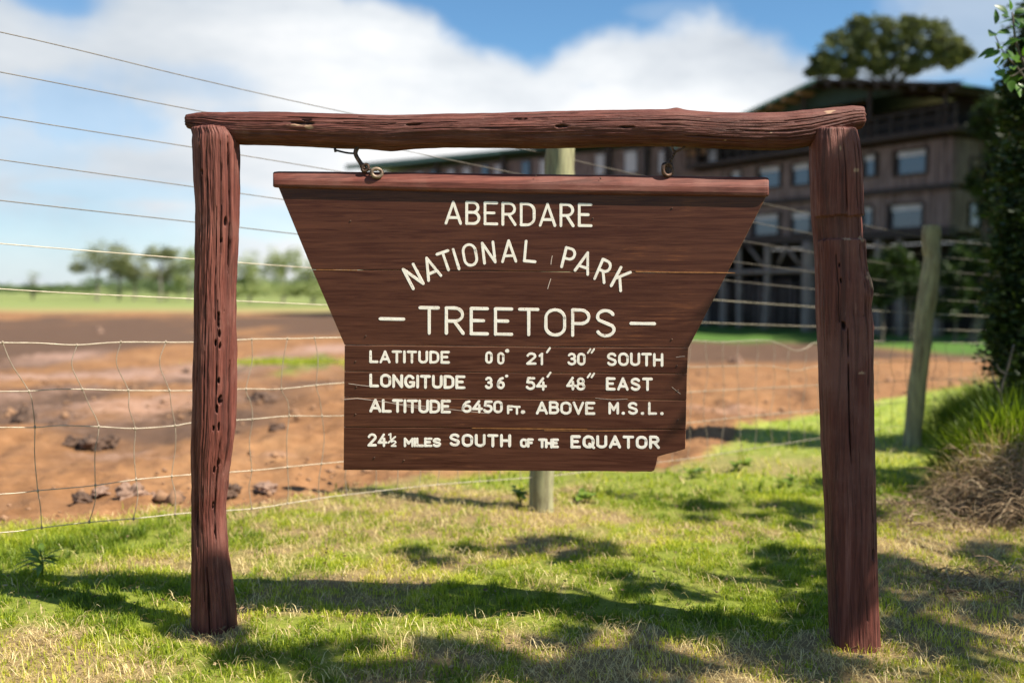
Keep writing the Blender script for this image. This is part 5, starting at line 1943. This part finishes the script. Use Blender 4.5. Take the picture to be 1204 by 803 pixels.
# ------------------------------------------------------------------ dry brush heap on the right
def brush(name, label, px, py, sx, sy, hh, n, Lm, seed):
    rng = np.random.default_rng(seed)
    G = ground(px, py)
    mb = MB()
    T = []
    for k in range(n):
        a_ = rng.uniform(0, 2 * PI)
        r_ = math.sqrt(rng.uniform(0, 1))
        hx, hy = G[0] + sx * r_ * math.cos(a_), G[1] + sy * r_ * math.sin(a_)
        top = hh * (1 - r_ * r_ * .8)
        c_ = np.array((hx, hy, float(gz(hx, hy)) + rng.uniform(0, 1) * top))
        d = rng.normal(size=3)
        d[2] = d[2] * .45 + .15
        d /= np.linalg.norm(d)
        L = rng.uniform(.4, 1.) * Lm
        b_ = rng.normal(size=3) * .25 * L
        P_ = np.array([c_, c_ + d * L * .5 + b_ * .5 + np.array((0, 0, .04 * L)), c_ + d * L + b_ * .2 - np.array((0, 0, .25 * L))])
        P_[:, 2] = np.maximum(P_[:, 2], float(gz(hx, hy)) + .004)
        P_ = smooth_path(P_, 2)
        r0 = rng.choice([.0012, .0018, .0028, .0042], p=[.35, .35, .22, .08])
        mb.tube(P_, np.linspace(r0, r0 * .4, len(P_)), 4, False)
        T.append(np.full(len(P_) * 4, np.clip(rng.normal(.45, .22), 0, 1)))
    o = mb.build(name, M['brush'], None, False, attrs=dict(tint=np.concatenate(T)))
    tag(o, label, 'brush', kind='stuff')


brush('dry_brush', 'heap of tangled dry brown brush at the right edge in front of tall grass', 1215, 604, .54, .5, .40, 3400, .26, 5)
G = ground(1215, 592)
tuft('tall_grass', 'green grass blades growing up through the brush heap', G[0], G[1] + .25, .45, 2600, .36, .009, 'grass', .6, tmin=0, tmax=.26, dome=.34)
tuft('dry_tuft', 'pale straw sticking out of the brush heap', G[0] - .1, G[1], .5, 1500, .24, .004, 'straw', .8, tmin=.1, tmax=.9, dome=.30)
brush('dry_brush', 'low scatter of dry twigs spreading left of the brush heap', 1085, 610, .40, .35, .07, 700, .16, 6)
brush('dry_brush', 'dry stalks at the bottom right below the brush heap', 1195, 690, .4, .3, .06, 330, .15, 8)
G = ground(1190, 500)
stk = thing('dead_stem', 'dark curled dead stem standing against the orange track at the right', 'plant', (at(1183, 0, 6.2)[0], 6.2, 0))
mb = MB()
P_ = smooth_path([(at(1183, 0, 6.2)[0], 6.2, -.02), at(1186, 520, 6.2), at(1180, 495, 6.2), at(1177, 460, 6.2), at(1184, 435, 6.2), at(1192, 405, 6.2)], 6)
mb.tube(P_, np.linspace(.011, .006, len(P_)), 7)
for (a_, b_) in [((1178, 465), (1166, 434)), ((1180, 490), (1196, 470)), ((1182, 440), (1172, 428)), ((1181, 505), (1200, 497))]:
    mb.tube(smooth_path([at(*a_, 6.2), at((a_[0] + b_[0]) / 2 - 3, (a_[1] + b_[1]) / 2, 6.2), at(*b_, 6.2)], 4), np.linspace(.008, .003, 9), 6)
mb.build('stem', M['black_steel'] if False else M['bark'], stk, True)

# ------------------------------------------------------------------ crumbs of earth
n = 2600
yy = np.exp(RNG.uniform(math.log(5.2), math.log(26), n))
xx = RNG.uniform(-.62, .62, n) * yy
g_, f_, _, _ = masks(xx, yy)
cn = fbm(xx * .9, yy * .7, 0, 77, 3)
k = (g_ < .5) & (f_ < .5) & (cn > -.25)
xx, yy = xx[k], yy[k]
ico = np.array([(0, 0, 1), (1, 0, .1), (.3, .95, .0), (-.8, .6, .1), (-.8, -.6, 0), (.3, -.95, .1), (0, 0, -.5)], float)
icf = np.array([[0, 1, 2], [0, 2, 3], [0, 3, 4], [0, 4, 5], [0, 5, 1], [6, 2, 1], [6, 3, 2], [6, 4, 3], [6, 5, 4], [6, 1, 5]])
sz = np.exp(RNG.normal(size=len(xx)) * .6) * .011 * (1 + yy * .05)
rot = RNG.uniform(0, 2 * PI, len(xx))
zz = gz(xx, yy) + .012
V = ico[None] * sz[:, None, None] * RNG.uniform(.6, 1.4, (len(xx), 7, 3))
V = np.stack([V[..., 0] * np.cos(rot)[:, None] - V[..., 1] * np.sin(rot)[:, None], V[..., 0] * np.sin(rot)[:, None] + V[..., 1] * np.cos(rot)[:, None], V[..., 2] * .8], -1)
V += np.stack([xx, yy, zz], -1)[:, None]
o = make('earth_crumbs', V.reshape(-1, 3), [(np.arange(len(xx))[:, None, None] * 7 + icf[None]).reshape(-1, 3)], M['soil_crumb'], None, True)
tag(o, 'small crumbs of earth scattered over the bare orange soil', 'earth', kind='stuff')

# ------------------------------------------------------------------ clods on the bare soil
def clod(label, px, py, wpx, hpx, mat='clod', seed=0):
    G = ground(px, py)
    R = wpx / 2 / F_PX * G[1]
    H = hpx / F_PX * G[1]
    n1, n2 = 22, 13
    V = []
    for i in range(n2):
        ph = i / (n2 - 1) * PI / 2 * 1.25 - .4
        for j in range(n1):
            th = 2 * PI * j / n1
            v = np.array((math.cos(ph) * math.cos(th), math.cos(ph) * math.sin(th), math.sin(ph)))
            k = 1 + .38 * float(fbm(v[0] * 2.1 + seed, v[1] * 2.1, v[2] * 2.1, 100 + seed, 5, .6))
            V.append(G + v * k * np.array((R, R * .8, H)))
    i, j = np.meshgrid(np.arange(n2 - 1), np.arange(n1), indexing='ij')
    j2 = (j + 1) % n1
    q = np.stack([i * n1 + j, i * n1 + j2, (i + 1) * n1 + j2, (i + 1) * n1 + j], -1).reshape(-1, 4)
    o = make('mud_clod', np.array(V) - G, [q, (np.arange(n1) + (n2 - 1) * n1)[None]], M[mat], None, False)
    o.location = tuple(G)
    tag(o, label, 'clod', 'mud clods on the bare ground')


clod('tall black clump standing at the left above the third netting wire', 29, 503, 30, 20, 'clod', 1)
clod('flat dark clod just right of the tall black clump', 66, 503, 24, 7, 'clod', 2)
clod('dark clod left of the second netting stay', 84, 519, 22, 7, 'clod', 3)
clod('widest dark clod crossed by the second netting stay', 110, 521, 32, 11, 'clod', 4)
clod('dark clod at the right end of the middle row', 131, 519, 18, 9, 'clod', 5)
clod('large brown clod at the grass edge behind the third stay', 155, 588, 34, 17, 'clod_pale', 6)
clod('dark clod at the grass edge left of the large brown one', 97, 590, 20, 9, 'clod', 7)
clod('small brown clod at the grass edge beside the large brown one', 178, 588, 16, 7, 'clod_pale', 8)
clod('pale clod on the soil near the second stay', 118, 580, 20, 6, 'clod_pale', 9)
clod('small dark clod right of the left post near the grass edge', 272, 578, 22, 10, 'clod', 10)
clod('brown clod at the grass edge between left post and board', 312, 574, 26, 7, 'clod_pale', 11)
clod('dark clod below the green mud bank', 326, 503, 18, 7, 'clod', 12)
clod('low dark clod under the bank near the left post', 308, 472, 28, 8, 'clod', 13)
clod('small dark lump on pale mud near the left post', 219, 442, 9, 6, 'clod', 14)
clod('small pale lump on the far dark soil', 117, 392, 9, 5, 'clod_pale', 15)
clod('reddish stone on the orange track right of the board', 865, 428, 14, 7, 'clod_pale', 16)
